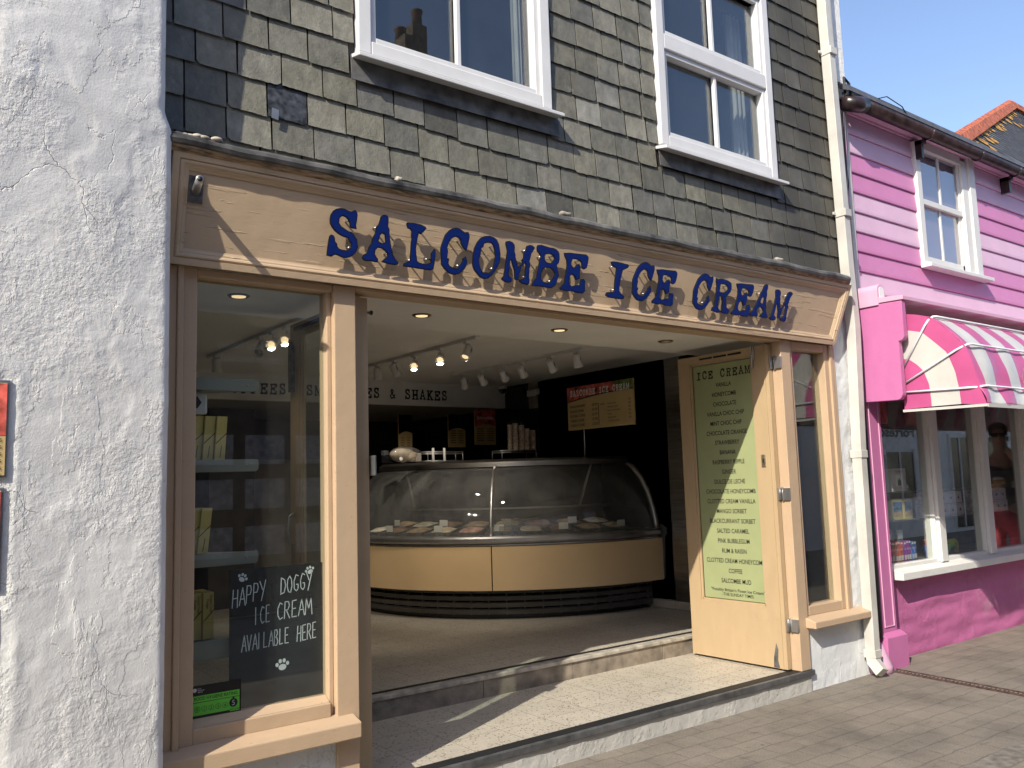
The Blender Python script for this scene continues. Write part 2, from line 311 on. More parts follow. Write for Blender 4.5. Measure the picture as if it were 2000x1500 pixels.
G={'S': ['3,188 5,209 16,229 32,242 53,249 74,249 92,244 107,241 120,246 129,252 140,244 144,230 143,206 140,178 145,162 116,162 110,165 106,184 100,197 86,208 69,213 58,207 51,197 51,178 62,164 82,155 102,146 120,144 134,131 141,122 151,114 154,96 158,77 153,56 141,39 123,24 100,15 80,16 63,21 46,25 33,20 27,13 0,14 1,50 4,85 7,109 16,117 28,114 35,103 38,86 49,78 50,66 60,56 73,53 105,54 117,67 122,88 113,95 103,113 83,114 57,122 35,134 16,151 5,169'],
'A': ['0,32 8,47 25,57 32,86 45,108 47,130 61,159 63,189 75,203 80,220 85,243 96,253 107,258 121,254 128,241 129,221 128,203 137,190 140,156 154,107 167,68 182,50 201,33 200,23 183,17 146,18 106,24 136,54 137,66 122,80 108,88 82,91 68,75 66,61 75,46 87,35 86,18 57,19 17,17 4,24', '99,164 115,158 121,123 105,115 82,123 88,152'],
'L': ['0,230 6,238 37,240 83,239 108,232 118,225 107,211 87,189 75,194 70,170 67,138 65,111 70,83 78,52 91,46 120,43 147,48 161,56 157,65 139,69 159,74 156,102 174,127 182,119 183,91 181,55 177,23 159,15 113,14 57,15 1,15 2,31 19,39 35,50 36,91 35,148 37,157 32,173 33,196 24,205 9,208'],
'C': ['0,133 5,159 22,210 43,235 67,251 85,257 105,255 121,249 140,240 162,246 171,232 173,217 168,182 161,146 147,149 132,164 122,178 119,195 105,205 89,209 72,203 58,190 45,167 40,145 46,127 44,92 57,90 54,68 60,56 79,48 112,46 121,59 142,90 138,100 159,116 167,99 171,85 161,55 142,33 123,18 103,11 82,11 61,15 40,28 23,43 12,54 8,92'],
'O': ['1,82 0,129 4,165 20,200 41,226 67,239 96,245 123,242 146,231 162,209 172,177 178,153 177,117 164,84 147,56 130,34 108,16 84,9 59,14 36,31 16,48 6,65', '65,197 86,206 113,207 128,195 137,170 144,140 140,104 135,72 115,48 72,45 55,62 44,83 39,113 47,134 49,171 62,182'],
'M': ['11,216 11,231 31,237 54,234 70,222 74,207 74,185 82,170 84,152 93,135 98,113 111,102 121,114 135,134 127,142 139,157 139,189 152,204 155,225 175,235 194,235 214,224 191,187 187,161 182,140 191,120 187,99 189,56 195,43 194,22 181,11 145,15 127,23 122,36 151,41 159,52 161,116 156,134 130,108 126,89 118,61 116,34 104,29 91,33 84,80 70,107 59,133 49,132 49,98 46,50 69,37 74,24 63,13 46,9 18,13 0,25 15,44 19,87 22,139 25,180'],
'B': ['13,229 20,241 43,246 76,242 106,239 130,241 152,236 172,225 179,212 184,183 180,161 168,148 171,134 182,107 188,91 180,67 175,43 163,25 137,11 101,10 59,12 0,8 11,40 27,60 30,89 36,126 41,164 44,181 32,195 17,207', '81,198 116,203 135,197 147,181 126,152 94,153 77,164 73,187', '86,123 116,125 141,116 157,97 149,73 133,50 113,39 79,42 60,55 57,83 64,107'],
'E': ['10,224 58,231 114,233 178,237 197,226 200,212 197,183 190,158 172,148 154,153 149,184 128,196 105,199 77,196 71,184 71,165 86,150 101,152 109,165 130,176 145,160 142,140 143,90 116,79 104,100 78,108 65,93 62,66 68,50 88,40 122,51 135,49 150,57 153,88 175,93 191,78 188,59 193,23 178,7 127,6 82,13 61,6 7,10 0,21 11,34 29,51 33,89 36,118 39,156 33,184 17,207'],
'I': ['20,221 34,228 65,230 113,228 159,225 173,218 161,203 122,184 114,148 107,103 106,60 125,42 154,29 149,12 112,7 26,8 0,16 0,29 12,40 59,45 65,55 63,102 66,150 68,190 41,196 27,207'],
'R': ['23,239 36,233 78,240 128,237 161,229 179,219 186,181 178,161 156,140 135,120 140,97 147,58 185,34 167,10 131,8 94,18 64,8 0,17 3,35 26,53 30,100 31,146 32,187 21,215', '69,202 111,205 140,199 150,181 138,164 108,149 65,152 66,182', '66,117 98,120 105,93 105,70 107,27 88,24 66,41 56,77 65,101']}

# ------------------------------------------------------------------ mesh helpers
class MB:
    def __init__(s): s.bm = bmesh.new(); s.mi = 0; s.sm = False
    def v(s, p): return s.bm.verts.new(p)
    def face(s, vs, mi=None):
        try: f = s.bm.faces.new(vs)
        except ValueError: return None
        f.material_index = s.mi if mi is None else mi; f.smooth = s.sm; return f
    def poly(s, pts, mi=None): return s.face([s.v(p) for p in pts], mi)
    def box(s, x0, x1, y0, y1, z0, z1, mi=None, xf=None):
        c = [(x0, y0, z0), (x1, y0, z0), (x1, y1, z0), (x0, y1, z0), (x0, y0, z1), (x1, y0, z1), (x1, y1, z1), (x0, y1, z1)]
        if xf: c = [xf(p) for p in c]
        V = [s.v(p) for p in c]
        for q in ((3, 2, 1, 0), (4, 5, 6, 7), (0, 1, 5, 4), (1, 2, 6, 5), (2, 3, 7, 6), (3, 0, 4, 7)): s.face([V[i] for i in q], mi)
        return s
    def prism(s, pts, d, mi=None):
        d = Vector(d); a = [s.v(p) for p in pts]; b = [s.v(Vector(p)+d) for p in pts]
        s.face(list(reversed(a)), mi); s.face(b, mi); n = len(pts)
        for i in range(n): s.face([a[i], a[(i+1) % n], b[(i+1) % n], b[i]], mi)
        return s
    def sweep(s, rings, close=True, caps=True, mi=None, smooth=False):
        s.sm = smooth
        R_ = [[s.v(p) for p in r] for r in rings]; n = len(R_[0])
        for a, b in zip(R_, R_[1:]):
            for i in range(n if close else n-1): s.face([a[i], a[(i+1) % n], b[(i+1) % n], b[i]], mi)
        if caps and close: s.face(list(reversed(R_[0])), mi); s.face(R_[-1], mi)
        s.sm = False; return s
    def tube(s, pts, r, n=10, mi=None, smooth=True, square=False):
        pts = [Vector(p) for p in pts]; rings = []; up = None
        rr = r if isinstance(r, (list, tuple)) else [r]*len(pts)
        for i, p in enumerate(pts):
            t = (pts[min(i+1, len(pts)-1)]-pts[max(i-1, 0)]).normalized()
            if up is None: up = Vector((0, 0, 1)) if abs(t.z) < .9 else Vector((0, 1, 0))
            a = t.cross(up).normalized(); b = a.cross(t).normalized(); up = b
            off = math.pi/4 if square else 0; nn = 4 if square else n; q = 1.414 if square else 1
            rings.append([p+(a*math.cos(2*math.pi*k/nn+off)+b*math.sin(2*math.pi*k/nn+off))*rr[i]*q for k in range(nn)])
        return s.sweep(rings, mi=mi, smooth=smooth and not square)
    def lathe(s, prof, c, axis=(0, 0, 1), n=20, mi=None):
        ax = Vector(axis).normalized(); a = ax.orthogonal().normalized(); b = ax.cross(a); c = Vector(c)
        return s.sweep([[c+ax*z+(a*math.cos(2*math.pi*k/n)+b*math.sin(2*math.pi*k/n))*max(r, 1e-4) for k in range(n)] for r, z in prof], mi=mi, smooth=True)
    def ball(s, c, rx, ry=None, rz=None, n=12, mi=None):
        ry = ry or rx; rz = rz or rx
        m = Matrix.Translation(c) @ Matrix.Diagonal((rx, ry, rz, 1))
        r = bmesh.ops.create_uvsphere(s.bm, u_segments=n, v_segments=max(6, n//2), radius=1, matrix=m)
        for f in {f for v in r['verts'] for f in v.link_faces}: f.smooth = True; f.material_index = s.mi if mi is None else mi
        return s
    def build(s, name, mats, parent=None, bevel=0, label=None, fix=True, seg=2):
        if fix: bmesh.ops.recalc_face_normals(s.bm, faces=s.bm.faces[:])
        me = bpy.data.meshes.new(name); s.bm.to_mesh(me); s.bm.free()
        for m in (mats if isinstance(mats, (list, tuple)) else [mats]): me.materials.append(M[m] if isinstance(m, str) else m)
        o = bpy.data.objects.new(name, me); COL.objects.link(o)
        if parent: adopt(o, parent)
        if bevel:
            b = o.modifiers.new('bevel', 'BEVEL'); b.width = bevel; b.segments = seg; b.limit_method = 'ANGLE'; b.angle_limit = R(40)
        if label: o['label'] = label
        return o
def adopt(o, parent):
    o.parent = parent
    o.matrix_parent_inverse = Matrix.Translation(-parent.location) if parent.parent is None else Matrix.Identity(4)
def thing(name, label, cat, loc=(0, 0, 0), group=None):
    o = bpy.data.objects.new(name, None); COL.objects.link(o); o.location = loc; o.empty_display_size = .1
    return tag(o, label, cat, group)
def tag(o, label=None, cat=None, group=None, kind=None):
    for k, v in (('label', label), ('category', cat), ('group', group), ('kind', kind)):
        if v: o[k] = v
    return o
def kids(o): return [c for c in COL.objects if c.parent == o]
def dup(root, off, label=None):
    r = root.copy(); COL.objects.link(r); r.location = root.location+Vector(off)
    if label: r['label'] = label
    for ch in kids(root):
        c = ch.copy(); COL.objects.link(c); c.parent = r; c.matrix_parent_inverse = ch.matrix_parent_inverse.copy()
        for g in kids(ch):
            d = g.copy(); COL.objects.link(d); d.parent = c; d.matrix_parent_inverse = g.matrix_parent_inverse.copy()
    return r
def box_part(name, mat, parent, b, bevel=0, label=None): return MB().box(*b).build(name, mat, parent, bevel, label)

# --- curve outlines to flat or extruded meshes (letters)
def curve_mesh(loops, extrude=0., offset=0.):
    cu = bpy.data.curves.new('outline', 'CURVE'); cu.dimensions = '2D'; cu.fill_mode = 'BOTH'; cu.extrude = extrude; cu.offset = offset
    for l in loops:
        sp = cu.splines.new('POLY'); sp.points.add(len(l)-1); sp.use_cyclic_u = True
        for p, q in zip(sp.points, l): p.co = (q[0], q[1], 0, 1)
    o = bpy.data.objects.new('outline', cu); COL.objects.link(o)
    dg = bpy.context.evaluated_depsgraph_get(); me = bpy.data.meshes.new_from_object(o.evaluated_get(dg))
    d = ([tuple(v.co) for v in me.vertices], [tuple(p.vertices) for p in me.polygons])
    bpy.data.objects.remove(o); bpy.data.curves.remove(cu); bpy.data.meshes.remove(me); return d
def loops_of(ch): return [[(float(a.split(',')[0])/1000, float(a.split(',')[1])/1000) for a in l.split()] for l in G[ch]]
def inset(l, d, hole):
    # shift every point of a closed outline along its inward normal
    n = len(l); A = sum(l[i][0]*l[(i+1) % n][1]-l[(i+1) % n][0]*l[i][1] for i in range(n)); sg = (1 if A > 0 else -1)*(-1 if hole else 1); out = []
    for i in range(n):
        a, b, c = Vector(l[i-1]), Vector(l[i]), Vector(l[(i+1) % n])
        t1 = (b-a).normalized(); t2 = (c-b).normalized(); n1 = Vector((-t1.y, t1.x))*sg; n2 = Vector((-t2.y, t2.x))*sg
        m = n1+n2
        m = m/max(m.length_squared, .7)*2 if m.length > 1e-6 else n1
        out.append(tuple(b+m*d))
    return out
GM = {k: curve_mesh([[(x, y-.010) for x, y in l] for l in loops_of(k)]) for k in G}
GW = {k: max(p[0] for p in loops_of(k)[0]) for k in G}
def slab(strokes, wd=.045):
    V = []; F = []
    for st in strokes:
        a, b = Vector(st[:2]), Vector(st[2:4]); w_ = (st[4] if len(st) > 4 else wd)/2
        t = (b-a).normalized(); n = Vector((-t.y, t.x))*w_; a = a-t*w_*.3; b = b+t*w_*.3; i = len(V)
        V += [(*(a-n), 0), (*(b-n), 0), (*(b+n), 0), (*(a+n), 0)]; F.append((i, i+1, i+2, i+3))
    return V, F
h_ = .215
EX = {'H': ([(.045, .01, .045, h_), (.155, .01, .155, h_), (.045, .11, .155, .11), (.0, .015, .09, .015, .03), (.11, .015, .2, .015, .03), (.0, h_, .09, h_, .03), (.11, h_, .2, h_, .03)], .2),
      'K': ([(.045, .01, .045, h_), (.05, .10, .155, h_), (.08, .125, .165, .015), (.0, .015, .09, .015, .03), (.12, .015, .2, .015, .03), (.0, h_, .09, h_, .03), (.11, h_, .19, h_, .03)], .2),
      'F': ([(.045, .01, .045, h_), (.0, .015, .1, .015, .03), (.0, h_, .17, h_, .035), (.17, h_, .17, .15, .03), (.045, .12, .12, .12, .035), (.12, .15, .12, .09, .03)], .18),
      'T': ([(.09, .01, .09, h_), (.04, .015, .14, .015, .03), (.0, h_, .18, h_, .035), (.0, h_, .0, .15, .03), (.18, h_, .18, .15, .03)], .18),
      'D': ([(.045, .01, .045, h_), (.0, .015, .11, .015, .03), (.0, h_, .11, h_, .03), (.11, .015, .165, .07), (.165, .07, .165, .16), (.165, .16, .11, h_)], .19),
      'N': ([(.04, .01, .04, h_), (.04, h_, .155, .02), (.155, .01, .155, h_), (.0, .015, .08, .015, .03), (.0, h_, .06, h_, .03), (.12, h_, .2, h_, .03)], .2),
      'G': ([(.15, .19, .09, h_), (.09, h_, .03, .16), (.03, .16, .03, .07), (.03, .07, .09, .015), (.09, .015, .15, .05), (.15, .02, .15, .10), (.10, .10, .19, .10, .03)], .19),
      '&': ([(.17, .015, .05, .17, .032), (.05, .17, .08, h_, .032), (.08, h_, .12, .17, .032), (.12, .17, .03, .07, .032), (.03, .07, .06, .015, .032), (.06, .015, .12, .03, .032), (.12, .03, .165, .10, .032)], .18),
      'W': ([(.0, h_, .05, .015), (.05, .015, .1, .15), (.1, .15, .15, .015), (.15, .015, .2, h_)], .2),
      'V': ([(.02, h_, .1, .015), (.1, .015, .18, h_), (.0, h_, .06, h_, .03), (.14, h_, .2, h_, .03)], .2),
      'P': ([(.045, .01, .045, h_), (.0, .015, .1, .015, .03), (.0, h_, .12, h_, .03), (.12, h_, .16, .16), (.16, .16, .12, .10), (.12, .10, .045, .10, .035)], .17),
      'Y': ([(.1, .01, .1, .11), (.02, h_, .1, .11), (.18, h_, .1, .11), (.05, .015, .15, .015, .03)], .2),
      ',': ([(.03, .035, .01, -.04, .035)], .05), '.': ([(.03, .01, .03, .03, .03)], .05)}
for k, (st, wd) in EX.items(): GM[k] = slab(st); GW[k] = wd
def typed(mb, s, h, O, U, V, adv=.235, mi=None, width=None):
    sc = h/.235; O = Vector(O); U = Vector(U); V = Vector(V)
    tot = len(s)*adv*sc
    sx = sc if width is None else sc*width/tot
    for i, ch in enumerate(s):
        if ch == ' ' or ch not in GM: continue
        vs, fs = GM[ch]; x0 = (i*adv+(adv-GW[ch])/2)*sx
        W = [mb.v(O+U*(x0+x*sx)+V*(y*sc)) for x, y, z in vs]
        for f in fs: mb.face([W[k] for k in f], mi)
TXT = {}
def font(s):
    if s in TXT: return TXT[s]
    cu = bpy.data.curves.new('text', 'FONT'); cu.body = s; cu.size = 1.; cu.resolution_u = 3; cu.offset = .008
    o = bpy.data.objects.new('text', cu); COL.objects.link(o)
    dg = bpy.context.evaluated_depsgraph_get(); me = bpy.data.meshes.new_from_object(o.evaluated_get(dg))
    d = ([tuple(v.co) for v in me.vertices], [tuple(p.vertices) for p in me.polygons])
    bpy.data.objects.remove(o); bpy.data.curves.remove(cu); bpy.data.meshes.remove(me); TXT[s] = d; return d
def text(mb, s, h, O, U, V, align='C', width=None, mi=None, sx=1.):
    """h = capital height"""
    vs, fs = font(s); sc = h/.69; O = Vector(O); U = Vector(U); V = Vector(V)
    if not vs: return
    x0 = min(v[0] for v in vs); x1 = max(v[0] for v in vs)
    kx = sc*sx if width is None else width/(x1-x0)
    off = {'L': -x0, 'C': -(x0+x1)/2, 'R': -x1}[align]
    W = [mb.v(O+U*((x+off)*kx)+V*(y*sc)) for x, y, z in vs]
    for f in fs: mb.face([W[k] for k in f], mi)
FX, FZ = Vector((1, 0, 0)), Vector((0, 0, 1))

# ------------------------------------------------------------------ ground
g = MB(); g.poly([(-60, -60, 0), (90, -60, 0), (90, 90, 0), (-60, 90, 0)])
tag(g.build('paved_street', 'pave'), 'worn grey brown block paving of the pedestrian street in front of the shops', 'pavement', kind='structure')
g = MB(); g.box(-6, 30, -1.62, -1.47, -.1, .012)
tag(g.build('kerb', 'kerb', bevel=.01), 'flush stone kerb line crossing the paving parallel to the shops', 'kerb', kind='structure')
dr = thing('drain_channel', 'narrow rusty drain channel running from the white downpipe across the paving', 'drain', (6.5, -.6, 0))
m = MB()
def drp(t, s, z): return (6.48-.2*t+s, -.03-2.2*t, z)
for s in (-.055, .04): m.prism([drp(0, s, .001), drp(0, s+.015, .001), drp(1, s+.015, .001), drp(1, s, .001)], (0, 0, .006))
m.build('channel_frame', 'drain', dr)
m = MB()
for i in range(72):
    t = i/72; q = .35/72
    m.prism([drp(t, -.04, .001), drp(t+q*1.9, .0, .001), drp(t, .04, .001), drp(t+q, .04, .001), drp(t+q*2.9, .0, .001), drp(t+q, -.04, .001)], (0, 0, .004))
m.build('grate', 'drain', dr)

# ------------------------------------------------------------------ slate hung ice cream shop
shop = thing('slate_hung_shop', 'slate hung ice cream shop with beige timber shopfront and open doors', 'building', (3.6, 0, 0))
# backing walls behind the slates with the two window openings
m = MB()
for b in ((1.0, 6.3, 2.98, 3.72), (1.0, 1.95, 3.72, 5.15), (3.20, 4.20, 3.72, 5.15), (5.42, 6.3, 3.72, 5.15), (1.0, 6.3, 5.15, 8.0)):
    m.box(b[0], b[1], .012, .22, b[2], b[3])
m.build('upper_wall', 'dark_wall', shop)
def sag(x):
    t = min(1, max(0, (x-1.9)/.9)); return -.05*t*t*(3-2*t)
m = MB(); rnd = random.Random(11)
holes = [(1.925, 3.235, 3.625, 5.2), (4.165, 5.465, 3.625, 5.27)]
for k in range(-1, 21):
    x = 1.0-rnd.random()*.12-(.1 if k % 2 else 0); z0 = 3.15+.165*k
    while x < 6.28:
        wd = .205+rnd.uniform(-.022, .02) if x < 3.6 else .20+rnd.uniform(-.03, .02)
        a, b = max(x, 1.0), min(x+wd-(.009 if x < 3.6 else .012), 6.285); x += wd
        if b-a < .02: continue
        segs = [(a, b)]
        zl = z0+sag((a+b)/2); zt = zl+.185
        for h in holes:
            if zl+.09 > h[2] and zl+.05 < h[3]:
                ns = []
                for p, q in segs:
                    if q <= h[0] or p >= h[1]: ns.append((p, q)); continue
                    if p < h[0]-.02: ns.append((p, h[0]))
                    if q > h[1]+.02: ns.append((h[1], q))
                segs = ns
        for p, q in segs:
            dz = rnd.uniform(-.005, .005); tilt = rnd.uniform(-.003, .003); th = rnd.uniform(.003, .006); n = 12
            yb, yt = -.0095-rnd.uniform(0, .004), .002
            lo = [(p+(q-p)*i/n, zl+dz+tilt*(i/n-.5)*2+(rnd.uniform(-.0018, .0018) if 0 < i < n else rnd.uniform(-.001, .005)*(rnd.random() < .3))) for i in range(n+1)]
            if rnd.random() < .12: lo[0] = (lo[0][0], lo[0][1]+.012)
            if rnd.random() < .12: lo[-1] = (lo[-1][0], lo[-1][1]+.012)
            mi = 1 if (1.38 < (p+q)/2 < 1.62 and abs(z0-3.315) < .02) else 0
            f0 = [m.v((X, yb, Z)) for X, Z in lo]; f1 = [m.v((X, yb+th, Z+.002)) for X, Z in lo]
            ex = rnd.uniform(-.002, .002)
            t0 = [m.v((q+ex, yt, zt)), m.v((p+ex, yt, zt))]; t1 = [m.v((q+ex, yt+th, zt)), m.v((p+ex, yt+th, zt))]
            m.face(f0+t0, mi); m.face(list(reversed(f1+t1)), mi)
            for i in range(n): m.face([f1[i], f1[i+1], f0[i+1], f0[i]], mi)
            m.face([f0[-1], f1[-1], t1[0], t0[0]], mi); m.face([t0[1], t1[1], f1[0], f0[0]], mi)
m.build('slate_cladding', ['slate', 'dark_slate'], shop, fix=False)
m = MB(); m.prism([(1.482, -.03, 3.30), (1.515, -.03, 3.295), (1.517, -.03, 3.345), (1.484, -.03, 3.35)], (0, .004, 0))
m.build('slate_clip', 'alu', shop)
# timber cornice and dressed lead over the sign
def run(prof, xs, mat, name, jit=0., parent=shop):
    m = MB(); rg = []
    for i, x in enumerate(xs):
        j = noise.noise((x*4.3, 2.2, 0))*jit; j2 = noise.noise((x*9.1, 7.2, 0))*jit
        rg.append([(x, y+j2*.6, z+j*(1 if k else 1)) for k, (y, z) in enumerate(prof)])
    m.sweep(rg, smooth=False)
    return m.build(name, mat, parent)
xs = [.955+.04*i for i in range(129)]
run([(-.03, 2.985), (-.160, 2.992), (-.172, 3.0), (-.178, 3.012), (-.180, 3.022), (-.03, 3.04)], [.96, 2.5, 4.3, 6.09], 'old_wood', 'cornice')
run([(.0, 3.115), (-.06, 3.102), (-.14, 3.076), (-.17, 3.066), (-.188, 3.052), (-.194, 3.034), (-.188, 3.018), (-.178, 3.013), (-.172, 3.024), (-.14, 3.046), (0, 3.06)], xs, 'lead', 'lead_flashing', .009)
for x, z, l in ((3.19, 3.077, .075), (5.21, 3.077, .08), (2.09, 3.072, .03)):
    m = MB(); m.sweep([[(x+l*t, -.155+.022*math.cos(a)*k, z+.016*math.sin(a)*k+.002) for a in [i*math.pi/4 for i in range(8)]] for t, k in ((-.5, .5), (-.35, 1), (.1, .8), (.4, 1), (.5, .4))], smooth=True); m.build('mortar_lump', 'nose', shop)
m = MB()
for i in range(9):
    x = .97+i*.026; m.ball((x, -.16+rnd.uniform(-.02, .02), 3.068+rnd.uniform(-.008, .006)), .028, .02, .012, 8)
m.build('mortar_lump', 'nose', shop)
# lead aprons under the upper windows
for x0, x1, y0 in ((1.905, 3.285, 3.61), (4.165, 5.49, 3.615)):
    MB().prism([(x0, -.021, y0), (x1, -.021, y0), (x1, -.010, 3.745), (x0, -.010, 3.745)], (0, -.006, 0)).build('window_apron', 'apron', shop)

def casement(x0, x1, z0, z1, bars, name, curt):
    """white plastic window: outer frame, sashes, panes"""
    f = MB(); fw = .075
    f.box(x0, x0+fw, -.035, .07, z0, z1); f.box(x1-fw, x1, -.035, .07, z0, z1)
    f.box(x0+fw, x1-fw, -.034, .07, z0, z0+fw); f.box(x0+fw, x1-fw, -.034, .07, z1-fw, z1)
    for b in bars: f.box(x0+fw, x1-fw, -.034, .07, b-.055, b+.055)
    fo = f.build('window_frame', 'upvc', shop, .006)
    zs = [z0+fw]+[q for b in bars for q in (b-.055, b+.055)]+[z1-fw]
    for a, b in zip(zs[::2], zs[1::2]):
        s = MB(); w2 = .035
        X0, X1 = x0+fw, x1-fw
        s.box(X0, X0+w2, -.018, .05, a, b); s.box(X1-w2, X1, -.018, .05, a, b); s.box(X0+w2, X1-w2, -.017, .05, a, a+w2); s.box(X0+w2, X1-w2, -.017, .05, b-w2, b)
        s.box((X0+X1)/2-.014, (X0+X1)/2+.014, .0, .03, a+w2, b-w2)
        s.build('sash', 'upvc', fo, .004)
        MB().box(X0+w2-.005, X1-w2+.005, .036, .042, a+w2-.005, b-w2+.005).build('pane', 'glass_up', fo)
    MB().prism([(x0-.03, -.10, z0-.035), (x1+.04, -.10, z0-.035), (x1+.04, .0, z0-.012), (x0-.03, .0, z0-.012)], (0, 0, -.022)).build('window_sill', 'upvc', shop, .004)
    c = MB()
    for X0, X1 in curt:
        rg = []
        for i in range(25):
            t = i/24; X = X0+(X1-X0)*t; Y = .22+.03*math.sin(t*22)
            rg.append([(X, Y, z0+.02), (X, Y+.012, z1-.02)])
        c.sweep(rg, close=False, caps=False, smooth=True)
    c.build('curtain', 'curtain', fo)
casement(1.94, 3.23, 3.765, 5.2, (), 'w', ((3.15, 3.225),))
casement(4.18, 5.455, 3.765, 5.26, (4.515,), 'w', ((5.28, 5.45),))
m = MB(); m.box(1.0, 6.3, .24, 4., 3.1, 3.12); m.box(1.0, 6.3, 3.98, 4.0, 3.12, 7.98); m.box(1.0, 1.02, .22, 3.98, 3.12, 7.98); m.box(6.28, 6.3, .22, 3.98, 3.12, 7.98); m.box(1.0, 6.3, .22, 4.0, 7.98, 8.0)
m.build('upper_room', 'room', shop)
# side walls, party wall, roughcast gable
MB().box(6.30, 6.42, .035, 4, 0, 7.9).build('party_wall', 'plinth', shop)
MB().box(6.42, 6.63, .05, 4, 4.86, 7.9).build('gable_wall', 'roughcast', shop)
MB().box(.9, 6.63, -.2, 4.1, 7.92, 8.05).build('roof', 'dark_slate', shop)
# ---- shopfront joinery
f = MB()
f.box(1.02, 1.062, -.02, .1, .42, 2.53); f.box(1.062, 1.087, -.035, .1, .42, 2.53); f.box(1.087, 1.15, -.015, .1, .5, 2.53)
f.box(1.15, 1.775, -.012, .1, .50, .565); f.prism([(1.15, -.002, .565), (1.775, -.002, .565), (1.775, .046, .592), (1.15, .046, .592)], (0, .05, 0))
f.box(1.775, 1.80, .012, .1, .50, 2.52); f.box(1.80, 1.915, -.02, .12, .13, 2.53)
f.box(1.15, 1.80, -.010, .1, 2.495, 2.53); f.box(1.915, 5.36, -.02, .1, 2.515, 2.535)
f.box(5.355, 5.47, -.02, .12, .155, 2.53); f.box(5.47, 5.515, -.004, .1, .52, 2.53)
f.box(5.515, 5.93, -.004, .1, .52, .588); f.box(5.515, 5.93, -.004, .1, 2.47, 2.53); f.box(5.93, 5.985, -.004, .1, .52, 2.53); f.box(5.985, 6.02, -.02, .1, .5, 2.53); f.box(6.02, 6.06, -.012, .1, .5, 2.53)
f.build('shopfront_frame', 'paint', shop, .005)
MB().box(1.145, 1.78, .047, .053, .56, 2.5).build('shop_window_pane', 'glass', shop)
MB().box(5.51, 5.935, .055, .061, .58, 2.475).build('shop_window_pane', 'glass', shop)
for x0, x1, z0, z1 in ((1.0, 1.885, .408, .50), (5.44, 6.215, .445, .515)):
    MB().prism([(x0, -.10, z0), (x0, -.10, z1-.022), (x0, -.0, z1+.006), (x0, .06, z1+.008), (x0, .06, z0)], (x1-x0, 0, 0)).build('window_sill', 'paint', shop, .006)
def rough_wall(x0, x1, z0, z1, y, name, mat, amp=.004, step=.02):
    m = MB(); nx = int((x1-x0)/step); nz = int((z1-z0)/step); V = []
    for j in range(nz+1):
        row = []
        for i in range(nx+1):
            X = x0+(x1-x0)*i/nx; Z = z0+(z1-z0)*j/nz
            row.append(m.v((X, y+amp*(noise.noise((X*6, Z*6, 3))+.6*noise.noise((X*19, Z*19, 8))), Z)))
        V.append(row)
    m.sm = True
    for j in range(nz):
        for i in range(nx): m.face([V[j][i], V[j][i+1], V[j+1][i+1], V[j+1][i]])
    m.sm = False; m.box(x0, x1, y+.012, y+.14, z0, z1)
    return m.build(name, mat, shop)
rough_wall(.98, 1.81, -.02, .41, .0, 'plinth', 'plinth')
rough_wall(5.47, 6.305, -.02, .448, .0, 'plinth', 'plinth')
rough_wall(6.06, 6.305, .515, 2.95, .0, 'side_pier', 'plinth', .008)
rough_wall(1.81, 5.47, -.02, .112, -.012, 'front_plinth', 'low_plinth', .005)
# ---- floors and step
MB().box(1.0, 6.3, .02, .985, -.02, .148).build('porch_floor', 'terrazzo', shop)
m = MB(); m.box(1.91, 5.5, -.03, .0, .113, .152); m.build('threshold_trim', 'edge_metal', shop, .004)
MB().box(1.915, 5.36, .0, .075, .149, .153).build('threshold_shade', 'strip', shop)  # black sheet painted in for the shadow inside the floor channel
MB().box(1.0, 6.3, 1.045, 7.0, .0, .288).build('shop_floor', 'terrazzo', shop)
m = MB(); x = 1.0
for xx in (2.42, 3.32, 4.10, 5.02, 6.3): m.box(x+.002, xx-.002, .985, 1.05, .1, .262); x = xx
m.build('step_riser', 'step', shop, .003)
MB().box(1.0, 6.3, .972, 1.05, .262, .290).build('step_nosing', 'nose', shop, .006)
MB().box(1.0, 6.3, 1.05, 1.085, .2895, .2925).build('step_strip', 'strip', shop)
# ---- ceilings and inner walls
m = MB(); m.box(1.0, 6.3, .1, 1.02, 2.57, 2.75); m.box(1.0, 6.3, 1.02, 7., 2.71, 2.75); m.build('ceiling', 'ceil', shop)
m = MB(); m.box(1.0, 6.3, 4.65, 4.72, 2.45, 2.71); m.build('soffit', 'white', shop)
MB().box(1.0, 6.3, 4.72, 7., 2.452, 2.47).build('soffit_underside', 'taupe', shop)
m = MB(); typed(m, 'COFFEES, SMOOTHIES & SHAKES', .118, (2.795, 4.646, 2.513), FX, FZ, width=2.668); m.build('lettering', 'ink', shop)
m = MB(); m.box(.93, 1.0, .1, 7, 0, 2.75); m.box(1., 1.04, .06, .62, .15, 2.57); m.build('left_wall', 'taupe', shop)
MB().box(.93, 6.45, 7., 7.1, 0, 2.75).build('back_wall', 'dark_wall', shop)
m = MB(); m.box(1.0, 2.6, 5.4, 7., .28, 2.45); m.box(3.0, 3.5, 5.6, 7., .28, 2.45); m.build('back_partition', 'dark_wall', shop)
m = MB(); m.box(3.5, 4.6, 6.2, 6.9, .28, 1.9); m.build('back_cupboard', 'taupe', shop)
m = MB(); X = 6.3
m.box(X, X+.02, .05, 1.80, .26, 2.71); m.box(X, X+.02, 3.85, 4.18, 2.40, 2.71); m.box(X, X+.02, 2.63, 3.25, 1.26, 2.71)
m.build('wall_panel', 'taupe', shop)
MB().box(6.292, 6.32, 1.80, 2.0, .37, 2.71).build('steel_trim', 'steel', shop)
m = MB(); m.box(X, X+.02, 2.0, 2.63, 1.26, 2.71); m.box(X, X+.02, 3.25, 3.85, 1.26, 2.71); m.box(X, X+.02, 3.85, 4.18, 1.26, 2.40); m.box(X, X+.02, 4.18, 7, .26, 2.71)
